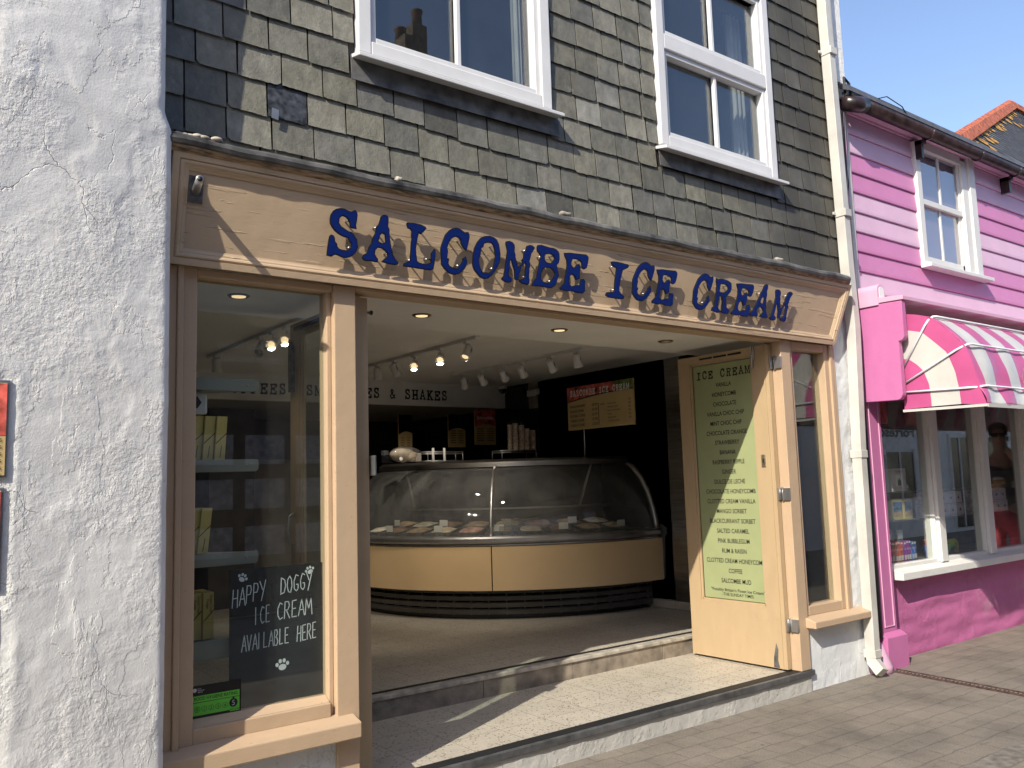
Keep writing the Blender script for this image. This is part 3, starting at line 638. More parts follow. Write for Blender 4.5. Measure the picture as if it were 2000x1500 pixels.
m.build('gloss_panel', 'gloss_black', shop)
MB().box(X, X+.02, 2.0, 4.18, .37, 1.26).build('steel_splashback', 'steel_dark', shop)
MB().box(6.262, 6.3, 1.05, 2.6, .288, .37).build('skirting', 'terrazzo', shop, .01)
# ---- doors
dl = MB(); Y0, Y1, Z0, Z1 = .055, .93, .165, 2.50
def leaf(x0, x1, paint, parent):
    m = MB(); ya, yb, za, zb = .205, .815, .59, 2.44
    m.box(x0, x1, Y0, ya, Z0, Z1); m.box(x0, x1, yb, Y1, Z0, Z1); m.box(x0, x1, ya, yb, Z0, za); m.box(x0, x1, ya, yb, zb, Z1)
    for e in (.010, .022):
        q = .012
        m.box(x0+e, x1-e, ya, ya+q+e*.5, za, zb); m.box(x0+e, x1-e, yb-q-e*.5, yb, za, zb); m.box(x0+e, x1-e, ya+q, yb-q, za, za+q+e*.4); m.box(x0+e, x1-e, ya+q, yb-q, zb-q-e*.4, zb)
    m.box(x0-.006, x0, .085, .10, Z0, Z1)
    return m.build('door', paint, parent, .004)
d1 = leaf(1.972, 2.018, 'door_paint', shop)
MB().box(1.992, 1.997, .2, .82, .58, 2.45).build('pane', 'glass', d1)
MB().tube([(1.972, .865, 1.23), (1.939, .868, 1.245), (1.931, .868, 1.32), (1.939, .868, 1.395), (1.972, .865, 1.41)], .007).build('handle', 'alu', d1)
m = MB(); m.box(2.018, 2.031, -.0, .055, 1.60, 1.70); m.build('lock_case', 'edge_metal', d1, .004)
MB().box(2.032, 2.035, .01, .045, 1.63, 1.67).build('lock_plate', 'white', d1)
m = MB(); m.tube([(2.018, .075, 2.43), (2.043, .07, 2.43)], .006); m.lathe([(.012, 0), (.012, .01), (.004, .014)], (2.043, .07, 2.43), (1, 0, 0), 10); m.build('door_stop', 'steel_dark', d1)
m = MB(); m.box(1.944, 1.972, .86, .90, 2.10, 2.38); m.tube([(1.954, .86, 2.39), (1.934, .85, 2.39)], .012); m.build('door_bolt', 'steel_dark', d1, .004)
MB().box(1.962, 1.972, .12, .86, 2.455, 2.475).build('vent_slot', 'ink', d1)
MB().box(1.935, 1.966, .035, .09, .16, 2.505).build('door_jamb', 'door_paint', shop)
d2 = leaf(5.30, 5.345, 'door_paint', shop)
MB().box(5.322, 5.334, .2, .82, .58, 2.45).build('menu_panel', 'board_green', d2)
m = MB(); U = Vector((0, -1, 0)); xx = 5.3205
typed(m, 'ICE CREAM', .066, (xx, .765, 2.308), U, FZ, width=.535)
LN = ['VANILLA', 'HONEYCOMB', 'CHOCOLATE', 'VANILLA CHOC CHIP', 'MINT CHOC CHIP', 'CHOCOLATE ORANGE', 'STRAWBERRY', 'BANANA', 'RASPBERRY RIPPLE', 'GINGER', 'DULCE DE LECHE', 'CHOCOLATE HONEYCOMB', 'CLOTTED CREAM VANILLA', 'MANGO SORBET', 'BLACKCURRANT SORBET', 'SALTED CARAMEL', 'PINK BUBBLEGUM', 'RUM & RAISIN', 'CLOTTED CREAM HONEYCOMB', 'COFFEE', 'SALCOMBE MUD']
for i, s in enumerate(LN):
    text(m, s, .033, (xx, .495-.0006*i, 2.236-.0752*i), U, FZ, sx=.78)
text(m, '"Possibly Britain\'s Finest Ice Cream"', .022, (xx, .477, .668), U, FZ, width=.50)
text(m, '-THE SUNDAY TIMES', .022, (xx, .475, .635), U, FZ, width=.29)
m.build('lettering', 'ink', d2)
MB().box(5.3345, 5.34, .2, .82, .58, 2.45).build('pane', 'glass', d2)
for z in (2.36, 1.40, .47):
    m = MB(); m.box(5.31, 5.354, .046, .052, z-.043, z+.043); m.box(5.338, 5.357, -.022, .03, z-.043, z+.043); m.tube([(5.348, .035, z-.052), (5.348, .035, z+.052)], .008, 8)
    m.build('hinge', 'alu', d2)
m = MB(); m.box(5.293, 5.30, .13, .165, 1.60, 1.69); m.build('keyhole_plate', 'brass', d2, .003)
MB().box(5.2915, 5.294, .143, .152, 1.63, 1.66).build('keyhole', 'ink', d2)
m = MB(); m.box(5.285, 5.30, .17, .20, 2.40, 2.50); m.tube([(5.282, .185, 2.34), (5.282, .185, 2.50)], .008); m.box(5.268, 5.282, .18, .19, 2.44, 2.45); m.build('door_bolt', 'alu', d2, .003)
m = MB()
for y in (.36, .50, .64): m.box(5.297, 5.301, y-.065, y+.06, 2.463, 2.477)
m.build('vent_slot', 'ink', d2)
m = MB(); m.prism([(5.298, .12, .17), (5.298, .17, .17), (5.298, .165, .24), (5.298, .14, .34), (5.298, .125, .30), (5.298, .132, .22)], (-.001, 0, 0)); m.build('bare_patch', 'apron', d2)

# ------------------------------------------------------------------ sign over the shopfront
sign = thing('shop_sign', 'long beige fascia board with raised blue SALCOMBE ICE CREAM letters', 'shop sign', (3.5, -.1, 2.53))
VD = Vector((0, -.09, .4736)).normalized(); ND = Vector((0, -VD.z, VD.y)); P0 = Vector((0, -.07, 2.5247))
def FP(u, v, w=0): return P0+FX*u+VD*v+ND*w
m = MB(); U0, U1, V0, V1 = 1.0, 5.986, 0., .481
def sx_(u, v): return u+(v/.481)*.15*(u-1)/5
m.prism([FP(U0+.02, .01, -.07), FP(sx_(U1-.02, .01), .01, -.07), FP(sx_(U1-.02, .47), .47, -.07), FP(U0+.02, .47, -.07)], ND*.045)
m.build('sign_board', 'fascia_paint', sign)
m = MB(); prof = [(0, -.09), (0, 0), (.028, 0), (.030, -.008), (.034, -.004), (.040, -.001), (.047, -.004), (.052, -.010), (.058, -.011), (.066, -.017), (.073, -.020), (.074, -.03)]
rings = []
for d, w_ in prof:
    rings.append([FP(sx_(a, b), b, w_) for a, b in ((U0+d, V0+d), (U1-d, V0+d), (U1-d, V1-d), (U0+d, V1-d))])
m.sweep(rings, caps=False); m.build('sign_frame', 'fascia_paint', sign)
words = [('S', 1.722), ('A', 1.907), ('L', 2.138), ('C', 2.349), ('O', 2.554), ('M', 2.751), ('B', 2.966), ('E', 3.170), ('I', 3.532), ('C', 3.731), ('E', 3.925), ('C', 4.284), ('R', 4.497), ('E', 4.697), ('A', 4.894), ('M', 5.118)]
FIRST = {}
LETTER = {}
for ch in 'SALCOMBEIR':
    lp = [[(x, y) for x, y in l] for l in loops_of(ch)]
    LETTER[ch] = (curve_mesh(lp, .004), curve_mesh([inset(l, .0052, i > 0) for i, l in enumerate(lp)], .0012))
mt = Matrix((FX, VD, ND)).transposed()
for ch, u in words:
    m = MB(); rl = rnd.uniform(-.002, .002)+.009; sh = .075*(u-FIRST.setdefault(ch, u))
    for k, (geo, w_) in enumerate(zip(LETTER[ch], (.012, .0165))):
        vs, fs = geo; W = [m.v(FP(u+sh*v[1], .1+rl, w_)+mt @ Vector(v)) for v in vs]
        for f in fs: m.face([W[i] for i in f], 1-k)
    lo = m.build('sign_letter', ['blue', 'black'], sign, fix=False)
    bb = [Vector(v) for v in LETTER[ch][0][0]]
    for px, py in ((.25, .2), (.7, .8), (.3, .75), (.7, .2)):
        wd = max(b.x for b in bb); tgt = Vector((wd*px, .02+.22*py, 0)); q = min(bb, key=lambda b: (b-tgt).length); c = sum(bb, Vector())/len(bb); q = q+(c-q)*.04
        a = FP(u+q.x+sh*q.y, .109+q.y, .009); MB().tube([a, a-ND*.036], .0042, 6).build('spacer', 'alu', lo)
# bracket socket at the left end of the sign
br = MB(); br.prism([FP(1.078, .272, -.026), FP(1.140, .272, -.026), FP(1.140, .388, -.026), FP(1.078, .388, -.026)], ND*.008)
bo = br.build('bracket_plate', 'steel_dark', sign, .002)
a = FP(1.108, .320, -.022); tip = Vector((1.060, -.325, 2.826))
b2 = MB(); b2.tube([a, a.lerp(tip, .55), tip], [.018, .0165, .016], 14); b2.build('bracket_pipe', 'alu', bo)
b2 = MB(); b2.tube([tip+(a-tip)*.02, tip-(a-tip).normalized()*.002], .011, 12); b2.build('pipe_bore', 'ink', bo)

# ------------------------------------------------------------------ white rendered building on the left
wb = thing('white_rendered_building', 'white rendered building with cracked lumpy paint left of the ice cream shop', 'building', (0, 0, 0))
m = MB(); nx, nz = 80, 300; V = []
def sstep(t): t = min(1, max(0, t)); return t*t*(3-2*t)
for j in range(nz+1):
    Z = .1+j*5.4/nz; row = []
    for i in range(nx+1):
        X = .02+.965*i/nx
        up = sstep((Z-3.04)/.11)
        edge = .985-.032*up
        X = .02+(edge-.02)*i/nx
        Y = -.2-(.985-X)*.175
        lump = .006*noise.noise((X*2.3, Z*1.7, 1.3))+.0035*noise.noise((X*5.1, Z*5.1, 4.2))+.0012*noise.noise((X*17, Z*17, 9))
        a = noise.noise((X*3.1+.4*noise.noise((X*6, Z*6, 2)), Z*2.2+.4*noise.noise((X*5, Z*5, 7)), 5.5))
        lump += .0028*sstep((a-.08)/.03)
        # worn ridge band where an old string course was
        rb = Z-3.06-.10*(.985-X)
        lump += .004*math.exp(-(rb/.05)**2)*(.6+.6*noise.noise((X*9, Z*9, 3)))
        cor = max(0, 1-(edge-X)/.03)
        Y += lump*-1+cor*cor*(.016+.006*noise.noise((0, Z*7, 3)))
        inp = sstep((.452-X+.004*noise.noise((Z*14, 0, 0)))/.012)*sstep((1.985-Z+.02*noise.noise((X*20, Z, 0)))/.02)
        Y = Y*(1-inp)+(-.296+.0012*noise.noise((X*60, Z*60, 1))+.0012*noise.noise((X*30, Z*30, 1)))*inp
        row.append(m.v((X, Y, Z)))
    V.append(row)
m.sm = True
for j in range(nz):
    for i in range(nx):
        f = m.face([V[j][i], V[j][i+1], V[j+1][i+1], V[j+1][i]])
        c = f.calc_center_median()
        if c.x < .448 and c.z < 1.98: f.material_index = 1
# return towards the shop
for j in range(nz):
    a, b = V[j][-1], V[j+1][-1]
    xa = 1.012
    m.face([a, m.v((xa, .03, a.co.z)), m.v((xa, .03, b.co.z)), b])
m.sm = False
m.build('rendered_wall', ['render', 'roughcast'], wb, fix=False)
MB().box(-6, .02, -.30, 5, 0, 5.5).build('side_wall', 'render', wb)
MB().box(.02, .96, .04, 5, 0, 5.5).build('rear_wall', 'render', wb)
MB().box(-6.1, 1.0, -.45, 5, 5.5, 5.7).build('parapet', 'render', wb)
def menu_sign(z0, z1, x1, label, top, rows):
    s = thing('menu_sign', label, 'menu sign', (x1-.3, -.34, z0), 'menus on the white building')
    fr = MB(); y = -.297
    fr.box(x1-.62, x1, y-.009, y+.02, z0, z1); fr.build('sign_frame', 'alu', s, .003)
    MB().prism([(x1-.61, y-.012, z0+.012), (x1-.010, y-.012, z0+.012), (x1-.010, y-.012, z1-.012), (x1-.61, y-.012, z1-.012)], (0, .003, 0)).build('menu_sheet', 'tan' if top == 'photo_red' else 'white', s)
    c = MB(); n = 14; zc = z1-.165*(z1-z0)/.37
    pts = [(x1-.61+.6*i/n, y-.0135, zc+.022*math.cos(i/n*3.1)-.02) for i in range(n+1)]
    c.prism([(x1-.61, y-.0135, z1-.014)]+pts+[(x1-.010, y-.0135, z1-.014)], (0, .001, 0)); c.build('picture', 'photo_red', s)
    t = MB()
    for i, r in enumerate(rows): text(t, r, .013, (x1-.022, y-.0145, zc-.065-.0245*i), FX, FZ, 'R')
    if rows: t.build('lettering', 'ink', s)
    return s
menu_sign(1.615, 1.965, 0.412, 'framed menu with dark red fruit picture above cream price list, upper left on white wall', 'photo_red', ['2.25', '2.25', '2.75', '2.75', '2.75', '2.75', '2.25'])
menu_sign(1.225, 1.585, 0.404, 'framed menu with bright red fruit picture and white lower sheet on white wall', 'x', [])
menu_sign(.6, 1.18, 0.39, 'mostly hidden framed menu, lowest on the white wall at the left edge', 'x', [])

# ------------------------------------------------------------------ downpipe, dark pipe and cables between the shops
dp = thing('downpipe', 'cream square plastic downpipe between the ice cream shop and pink shop', 'downpipe', (6.2, -.07, 0))
m = MB(); P_ = [(6.215, -.055, 7.5), (6.215, -.055, 5.25), (6.262, -.055, 3.2), (6.275, -.062, 2.7), (6.215, -.065, 1.68), (6.195, -.065, .17), (6.185, -.075, .11), (6.165, -.15, .045)]
m.tube(P_, .04, square=True); m.build('pipe', 'cream_pvc', dp, .004)
for z, x in ((4.985, 6.222), (3.62, 6.252), (1.68, 6.215), (.17, 6.195)):
    m = MB(); m.box(x-.046, x+.046, -.112, -.015, z-.03, z+.03); m.box(x-.085, x-.046, -.03, -.02, z-.012, z+.012) if z > 3 else None
    m.build('pipe_clip', 'cream_pvc', dp, .004)
m = MB(); m.tube([(6.405, .0, 2.9), (6.40, .0, .25)], .034, 12)
dk = m.build('drain_hose', 'dark_pipe'); tag(dk, 'black round pipe squeezed between white downpipe and pink pilaster', 'pipe')
m = MB(); m.sweep([[(6.36+.10*math.cos(a)*k, -.0+.10*math.sin(a)*k, z) for a in [i*math.pi/6 for i in range(12)]] for z, k in ((0, 1.15), (.05, 1.1), (.2, .5), (.225, .3))], smooth=True)
tag(m.build('concrete_cone', 'pink_pale'), 'pale pink mortar cone at the foot of the black pipe', 'mortar')
cb = thing('cable_bundle', 'loose black and pink cables running down between downpipe and pink boards', 'cable', (6.5, 0, 3))
for k in range(3):
    pts = [(6.53+.02*k-.01*i+.018*noise.noise((i*.9, k*4, 0)), .02+.006*k, 4.75-.16*i) for i in range(12)]
    MB().tube(pts, .007-.001*k, 6).build('cable', ('dark_pipe', 'pink_pale', 'dark_pipe')[k], cb)
m = MB(); m.tube([(6.56, .02, 4.75), (6.53, -.0, 4.88), (6.60, .0, 4.84), (6.58, -.02, 4.7)], .012, 6); m.build('cable', 'dark_pipe', cb)

# ------------------------------------------------------------------ pink shop
pk = thing('pink_weatherboard_shop', 'pink weatherboarded shop with sash window and striped awning', 'building', (9, .1, 0))
m = MB(); zz = 2.55; i = 0
pat = [1, 0, 1, 1, 0, 0, 1, 1, 0, 0, 1, 1, 0]
base = 3.24-.175*5
for k in range(14):
    z0 = base+.175*k
    if z0 > 4.72: break
    mi = {5: 0, 6: 0, 7: 1, 8: 1, 9: 0, 10: 0, 11: 1, 12: 1}.get(k, 1)
    for xa, xb in (((6.68, 7.79), (9.0, 14.)) if z0 > 3.4 else ((6.68, 14.),)):
        z1 = min(z0+.172, 4.72)
        m.prism([(xa, .098, z0), (xa, .098, z0+.03), (xa, .112, z1), (xa, .15, z1), (xa, .15, z0), ], (xb-xa, 0, 0), mi)
m.build('weatherboarding', ['pinkA', 'pinkB'], pk, .006)
m = MB(); m.box(6.62, 6.68, .085, .2, 2.9, 4.75); m.build('corner_trim', 'cream_pvc', pk, .004)
m = MB(); m.box(6.45, 14, .16, .3, 2.2, 4.75); m.box(6.62, 14, .02, .3, 4.66, 4.76); m.build('upper_wall', 'pinkB', pk)
MB().box(6.455, 6.70, .075, .165, 2.80, 2.96).build('frieze', 'pinkB', pk)
# upper sash window
fr = MB()
fr.box(7.775, 7.86, .07, .18, 3.44, 4.62); fr.box(8.68, 8.80, .075, .18, 3.44, 4.62); fr.box(8.80, 8.92, .055, .18, 3.44, 4.70); fr.box(7.86, 8.68, .075, .18, 4.57, 4.66); fr.box(8.92, 8.98, .08, .18, 3.44, 4.70)
fo = fr.build('sash_window', 'white_paint', pk, .006)
MB().prism([(7.76, .0, 3.40), (7.76, .0, 3.435), (7.76, .1, 3.46), (7.76, .1, 3.40)], (1.26, 0, 0)).build('sill', 'white_paint', fo, .004)
m = MB(); m.box(7.86, 7.895, .10, .13, 4.06, 4.57); m.box(8.645, 8.68, .10, .13, 4.06, 4.57); m.box(7.86, 8.68, .095, .13, 4.035, 4.09); m.box(8.26, 8.29, .105, .125, 4.09, 4.57)
m.box(7.86, 7.90, .12, .15, 3.46, 4.04); m.box(8.64, 8.68, .12, .15, 3.46, 4.04); m.box(7.86, 8.68, .12, .15, 3.46, 3.54); m.box(8.26, 8.29, .125, .145, 3.54, 4.04); m.build('sash', 'white_paint', fo, .004)
MB().box(7.88, 8.66, .115, .118, 4.06, 4.57).build('pane', 'glass_up', fo)
MB().box(7.88, 8.66, .135, .138, 3.52, 4.05).build('pane', 'glass_up', fo)
c = MB()
for X0, X1 in ((7.86, 8.02), (8.3, 8.7)):
    c.sweep([[(X0+(X1-X0)*t/20, .27+.02*math.sin(t*1.6), 3.46), (X0+(X1-X0)*t/20, .28+.02*math.sin(t*1.6), 4.6)] for t in range(21)], close=False, caps=False, smooth=True)
c.build('curtain', 'curtain', fo)
m = MB()
for i, mi in enumerate((0, 1, 0, 1, 0)): m.prism([(8.46+.05*i*.5, .2, 3.86-.075*i), (8.52+.05*i*.4, .2, 3.88-.075*i), (8.49+.03*i, .2, 3.80-.075*i)], (0, .004, 0), mi)
m.build('bunting', ['sea', 'red'], fo)
MB().box(6.7, 13.9, .6, .62, 2.6, 4.7).build('upper_room', 'room', pk)
# gutter and roof
m = MB(); n = 10; rg = []
for x in (6.70, 10, 14.2):
    o_ = [(x, -.05+.062*math.cos(a), 4.675+.075*math.sin(a)) for a in [math.pi+math.pi*i/n for i in range(n+1)]]
    i_ = [(x, -.05+.054*math.cos(a), 4.675+.067*math.sin(a)) for a in [2*math.pi-math.pi*i/n for i in range(n+1)]]
    rg.append(o_+i_)
m.sweep(rg, smooth=True); go = m.build('gutter', 'gutter', pk)
m = MB(); m.tube([(6.50, -.0, 4.64), (6.62, -.05, 4.64), (6.72, -.05, 4.66)], [.06, .068, .07], 12); m.build('gutter_end', 'gutter', go)
for x in (7.80, 8.78, 9.62, 11.2):
    m = MB(); m.tube([(x, -.05+.066*math.cos(a), 4.675+.08*math.sin(a)) for a in [math.pi+math.pi*i/8 for i in range(9)]], .008, 6); m.box(x-.02, x+.02, .01, .10, 4.44, 4.61) if x != 8.78 else None; m.box(x-.02, x+.02, -.02, .10, 4.57, 4.61) if x != 8.78 else None
    m.build('gutter_bracket', 'gutter', go)
MB().prism([(6.5, -.06, 4.735), (14.2, -.06, 4.735), (14.2, 2.4, 6.0), (6.5, 2.4, 6.0)], (0, .02, .06)).build('roof', 'roof_slate', pk)
m = MB(); m.tube([(6.9, -.03, 4.76), (7.1, -.06, 4.83), (7.35, -.06, 4.80), (7.45, -.05, 4.74)], .005, 5); m.build('loose_cable', 'dark_pipe', pk)
# ground floor
m = MB(); nx, nz = 160, 34; V = [[m.v((6.66+7.3*i/nx, .125-.012*(noise.noise((i*.12, j*.25, 2)))-.004*noise.noise((i*.4, j*.8, 5)), -.02+.68*j/nz)) for i in range(nx+1)] for j in range(nz+1)]
m.sm = True
for j in range(nz):
    for i in range(nx): m.face([V[j][i], V[j][i+1], V[j+1][i+1], V[j+1][i]])
m.build('stall_riser', 'pink_wall', pk, fix=False)
m = MB(); m.box(6.455, 6.68, .0, .3, .25, 2.85); m.build('pilaster', 'pink', pk, .004)
m = MB(); m.box(6.50, 6.505, -.007, .0, .32, 2.85); m.box(6.635, 6.64, -.007, .0, .32, 2.85); m.box(6.50, 6.64, -.007, .0, .315, .32); m.build('pilaster_beading', 'pink_pale', pk)
m = MB(); m.prism([(6.43, -.055, -.01), (6.73, -.055, -.01), (6.73, .2, -.01), (6.43, .2, -.01)], (0, 0, .255)); m.prism([(6.43, -.055, .245), (6.43, .0, .275), (6.43, .2, .275), (6.43, .2, .245)], (.30, 0, 0)); m.build('pilaster_base', 'pink', pk, .004)
sill = MB(); sill.prism([(6.84, .0, .645), (6.84, .0, .705), (6.84, .1, .735), (6.84, .2, .735), (6.84, .2, .645)], (7.1, 0, 0)); sill.build('window_sill', 'white_paint', pk, .005)
m = MB()
for a, b in ((7.59, 7.735), (8.52, 8.675), (9.47, 9.62), (10.45, 10.6), (11.4, 11.55)):
    m.box(a+.02, b-.02, .055, .19, .735, 2.75); m.box(a, b, .085, .17, .735, 2.75)
m.box(6.68, 6.74, .09, .2, .66, 2.75); m.box(6.74, 14, .09, .17, .72, .765)
m.build('shop_window_frame', 'white_paint', pk, .005)
MB().box(6.74, 13.9, .125, .131, .75, 2.74).build('shop_window_pane', 'glass_pink', pk)
m = MB(); m.box(6.455, 14., 2.6, 2.7, 0, 2.9); m.box(6.45, 6.47, .3, 2.6, 0, 2.9); m.box(13.95, 14, .2, 2.7, 0, 4.7); m.box(6.455, 14, .2, 2.7, 2.72, 2.76); m.box(6.455, 14, .2, 2.7, .0, .05); m.build('shop_room', 'shop_dim', pk)
m = MB(); m.box(6.74, 13.9, .17, .75, .69, .735); m.build('window_bed', 'shop_dim', pk)
for z, x1 in ((1.345, 7.60), (1.345, 9.46), (1.105, 7.60), (1.09, 9.46)):
    x0 = 6.76 if x1 == 7.6 else 7.75
    MB().box(x0, x1, .22, .5, z, z+.012).build('display_shelf', 'glass_case', pk)
# awning box with shaped cheek and hood
m = MB(); q = []
def arc(cx, cz, r, a0, a1, n=5): return [(6.44, cx+r*math.cos(R(a0+(a1-a0)*i/n)), cz+r*math.sin(R(a0+(a1-a0)*i/n))) for i in range(n+1)]
ck = [(6.44, .1, 2.88), (6.44, -.385, 2.865), (6.44, -.385, 2.59)]+arc(-.345, 2.59, .04, 180, 270)+[(6.44, -.335, 2.55), (6.44, -.335, 2.14)]+arc(-.285, 2.14, .05, 180, 270)+[(6.44, .1, 2.10)]
m.prism(ck, (.055, 0, 0)); m.build('awning_cheek', 'pink', pk, .004)
m = MB(); m.prism([(6.436, .1, 2.885), (6.436, -.40, 2.872), (6.436, -.40, 2.905), (6.436, .1, 2.95)], (7.5, 0, 0)); m.build('awning_hood', 'pink_pale', pk, .004)
m = MB(); m.box(6.495, 14, .04, .09, 2.15, 2.88); m.build('awning_back', 'pink', pk)
m = MB(); n = 10
AR = [(6.425, 2.86)]+[(6.484-.059*math.cos(math.pi*i/n), 2.985+.052*math.sin(math.pi*i/n)) for i in range(n+1)]+[(6.543, 2.86)]
m.prism([(x, -.20, z) for x, z in AR], (0, .3, 0)); m.build('cornice_stop', 'pink_pale', pk, .004)
AI = [(6.492+(x-6.492)*.62, 2.93+(z-2.93)*.62+.02) for x, z in AR]
MB().prism([(x, -.204, z) for x, z in AI], (0, .003, 0)).build('cornice_stop_inset', 'white', pk)

# ------------------------------------------------------------------ striped awning
aw = thing('striped_awning', 'pink and white striped bulging awning on the pink shop', 'awning', (7.5, -.5, 2.0))
XA = 6.552
H = [(-.54, 2.712), (-.782, 2.46), (-.86, 2.137), (-.905, 2.005)]
prof = []
def seg(a, b, bulge, n=6):
    a = Vector(a); b = Vector(b); t = (b-a).normalized(); nn = Vector((-abs(t.y), t.x if t.x > 0 else -t.x))
    nn = Vector((t.y, -t.x)); nn = nn if nn.x < 0 else -nn
    return [a+(b-a)*i/n+nn*bulge*math.sin(math.pi*i/n) for i in range(n)]
prof = seg((-.30, 2.775), H[0], .01)+seg(H[0], H[1], .012)+seg(H[1], H[2], .014)+seg(H[2], H[3], .004)+[Vector(H[3])]
wv = MB(); cols = []; x = XA
edges = [XA, XA+.09]+[XA+.09+.213*(i+1)-.10 for i in range(34)]
edges = [XA]; w0 = .085
while edges[-1] < 14: edges.append(edges[-1]+w0); w0 = .2145
grid = []
for bi, (a, b) in enumerate(zip(edges, edges[1:])):
    n = 4
    for s_ in range(n):
        xa, xb = a+(b-a)*s_/n, a+(b-a)*(s_+1)/n
        def pt(X, k):
            p = prof[k]; kk = max(0, min(1, (k-7)/8)); amp = .008*kk*math.exp(-((X-XA)/2.5)) + .003*kk
            d_ = amp*math.sin(X*16+k*.45)+.006*noise.noise((X*5, k*.5, 1))
            return (X, p.x-d_, p.y)
        for k in range(len(prof)-1): grid.append((pt(xa, k), pt(xb, k), pt(xb, k+1), pt(xa, k+1), bi % 2))
vm = {}
def vv(p):
    key = tuple(round(c, 5) for c in p)
    if key not in vm: vm[key] = wv.v(p)
    return vm[key]
wv.sm = True
for a, b, c, d, mi in grid: wv.face([vv(a), vv(b), vv(c), vv(d)], mi)
# end gusset with concentric bands
o_ = [Vector((-.30, 2.775))]+[p for p in prof[1:]]
b1 = [Vector(p) for p in ((-.30, 2.645), (-.37, 2.636), (-.468, 2.608), (-.565, 2.51), (-.649, 2.421), (-.697, 2.271), (-.715, 2.14), (-.721, 2.024))]
b2 = [Vector(p) for p in ((-.30, 2.42), (-.352, 2.407), (-.41, 2.36), (-.455, 2.307), (-.491, 2.2), (-.497, 2.1), (-.498, 2.025))]
def res(l, n):
    L = [0]; [L.append(L[-1]+(q-p).length) for p, q in zip(l, l[1:])]; out = []
    for i in range(n):
        t = L[-1]*i/(n-1); j = max(k for k in range(len(L)-1) if L[k] <= t+1e-9); f = (t-L[j])/(L[j+1]-L[j]); out.append(l[j].lerp(l[j+1], f))
    return out
A_, B_, C_ = res(o_, 25), res(b1, 25), res(b2, 25); D_ = res([Vector((-.285, 2.40)), Vector((-.28, 2.02))], 25)
wv.sm = False
for P_, Q_, mi in ((A_, B_, 0), (B_, C_, 1), (C_, D_, 0)):
    for i in range(24):
        wv.face([wv.v((XA+.002, *q)) for q in (P_[i], P_[i+1], Q_[i+1], Q_[i])], mi)
co = wv.build('canopy', ['awn_pink', 'awn_white'], aw, fix=False)
so_ = co.modifiers.new('solid', 'SOLIDIFY'); so_.thickness = .003
MB().prism([(XA-.008, -.27, 1.998), (XA-.008, -.91, 1.99), (XA-.008, -.91, 2.01), (XA-.008, -.27, 2.018)], (.006, 0, 0)).build('hem', 'awn_white', aw)
MB().box(XA, 14, -.915, -.907, 1.985, 2.012).build('hem', 'awn_white', aw)
for (y, z), (hy, hz) in zip(H[:3], ((-.305, 2.351), (-.30, 2.221), (-.298, 2.153))):
    c = .07; X0 = XA-.012
    dy, dz = Vector((y-hy, z-hz)).normalized()
    pts = [(X0, hy, hz), (X0, y-dy*c, z-dz*c), (X0+.012, y-dy*.025, z-dz*.025), (X0+.035, y-.012, z+.006), (X0+c+.01, y-.022, z+.010), (14, y-.022, z+.010)]
    MB().tube(pts, .0085, 10).build('hoop', 'hoop', aw)
m = MB(); yy = -.872
for o2, mi in ((.014, 1), (0, 0)):
    n = 20; R1, R0 = .115+o2, .068-o2*.8
    a0, a1 = R(50), R(310)
    P1 = [(7.40+R1*.8*math.cos(a0+(a1-a0)*i/n), yy-.002*(1-mi), 2.30+R1*math.sin(a0+(a1-a0)*i/n)) for i in range(n+1)]
    P2 = [(7.40+R0*.75*math.cos(a0+(a1-a0)*i/n), yy-.002*(1-mi), 2.30+R0*math.sin(a0+(a1-a0)*i/n)) for i in range(n+1)]
    for i in range(n): m.poly([(p[0], p[1]+(p[2]-2.30)*-.24-.0, p[2]) for p in (P1[i], P1[i+1], P2[i+1], P2[i])], mi)
m.build('lettering', ['black', 'white'], aw)

# ------------------------------------------------------------------ goods in the pink shop window
def carton(name, label, cat, b, mat, face=None, group=None):
    """carton with a printed front: b = x0,x1,y0,y1,z0,z1"""
    t = thing(name, label, cat, ((b[0]+b[1])/2, b[2], b[4]), group)
    MB().box(*b).build('carton', mat, t, .003)
    if face: face(t, b)
    return t
def crumble(t, b):
    m = MB(); y = b[2]-.002; n = 22
    for i in range(n): m.prism([(b[0]+(b[1]-b[0])*(i+.1)/n, y, b[4]+.004), (b[0]+(b[1]-b[0])*(i+.5)/n, y, b[4]+.004), (b[0]+(b[1]-b[0])*(i+.5)/n, y, b[5]-.004), (b[0]+(b[1]-b[0])*(i+.1)/n, y, b[5]-.004)], (0, .001, 0))
    m.build('stripes', 'lav', t)
    m = MB(); cx = (b[0]+b[1])/2; m.box(cx-.06, cx+.06, y-.002, y-.001, b[4]+.04, b[5]-.06); m.build('label_patch', 'white', t)
    m = MB(); text(m, "Crumbly's", .02, (cx, y-.003, b[5]-.035), FX, FZ); m.prism([(cx-.03, y-.003, b[4]+.05), (cx+.03, y-.003, b[4]+.05), (cx+.03, y-.003, b[4]+.09), (cx, y-.003, b[4]+.115), (cx-.03, y-.003, b[4]+.09)], (0, .0005, 0)); m.build('lettering', 'ink_grey', t)
carton('sweet_box', 'white box with thin lavender stripes and a small house picture on upper glass shelf', 'sweet box', (7.27, 7.52, .28, .38, 1.359, 1.56), 'white', crumble)
carton('teal_box', 'low teal and dark box beside the striped sweet box', 'box', (7.54, 7.585, .3, .4, 1.359, 1.42), 'teal', lambda t, b: MB().box(b[0]+.004, b[1]-.004, b[2]-.002, b[2], b[4]+.02, b[4]+.045).build('label_patch', 'white', t))
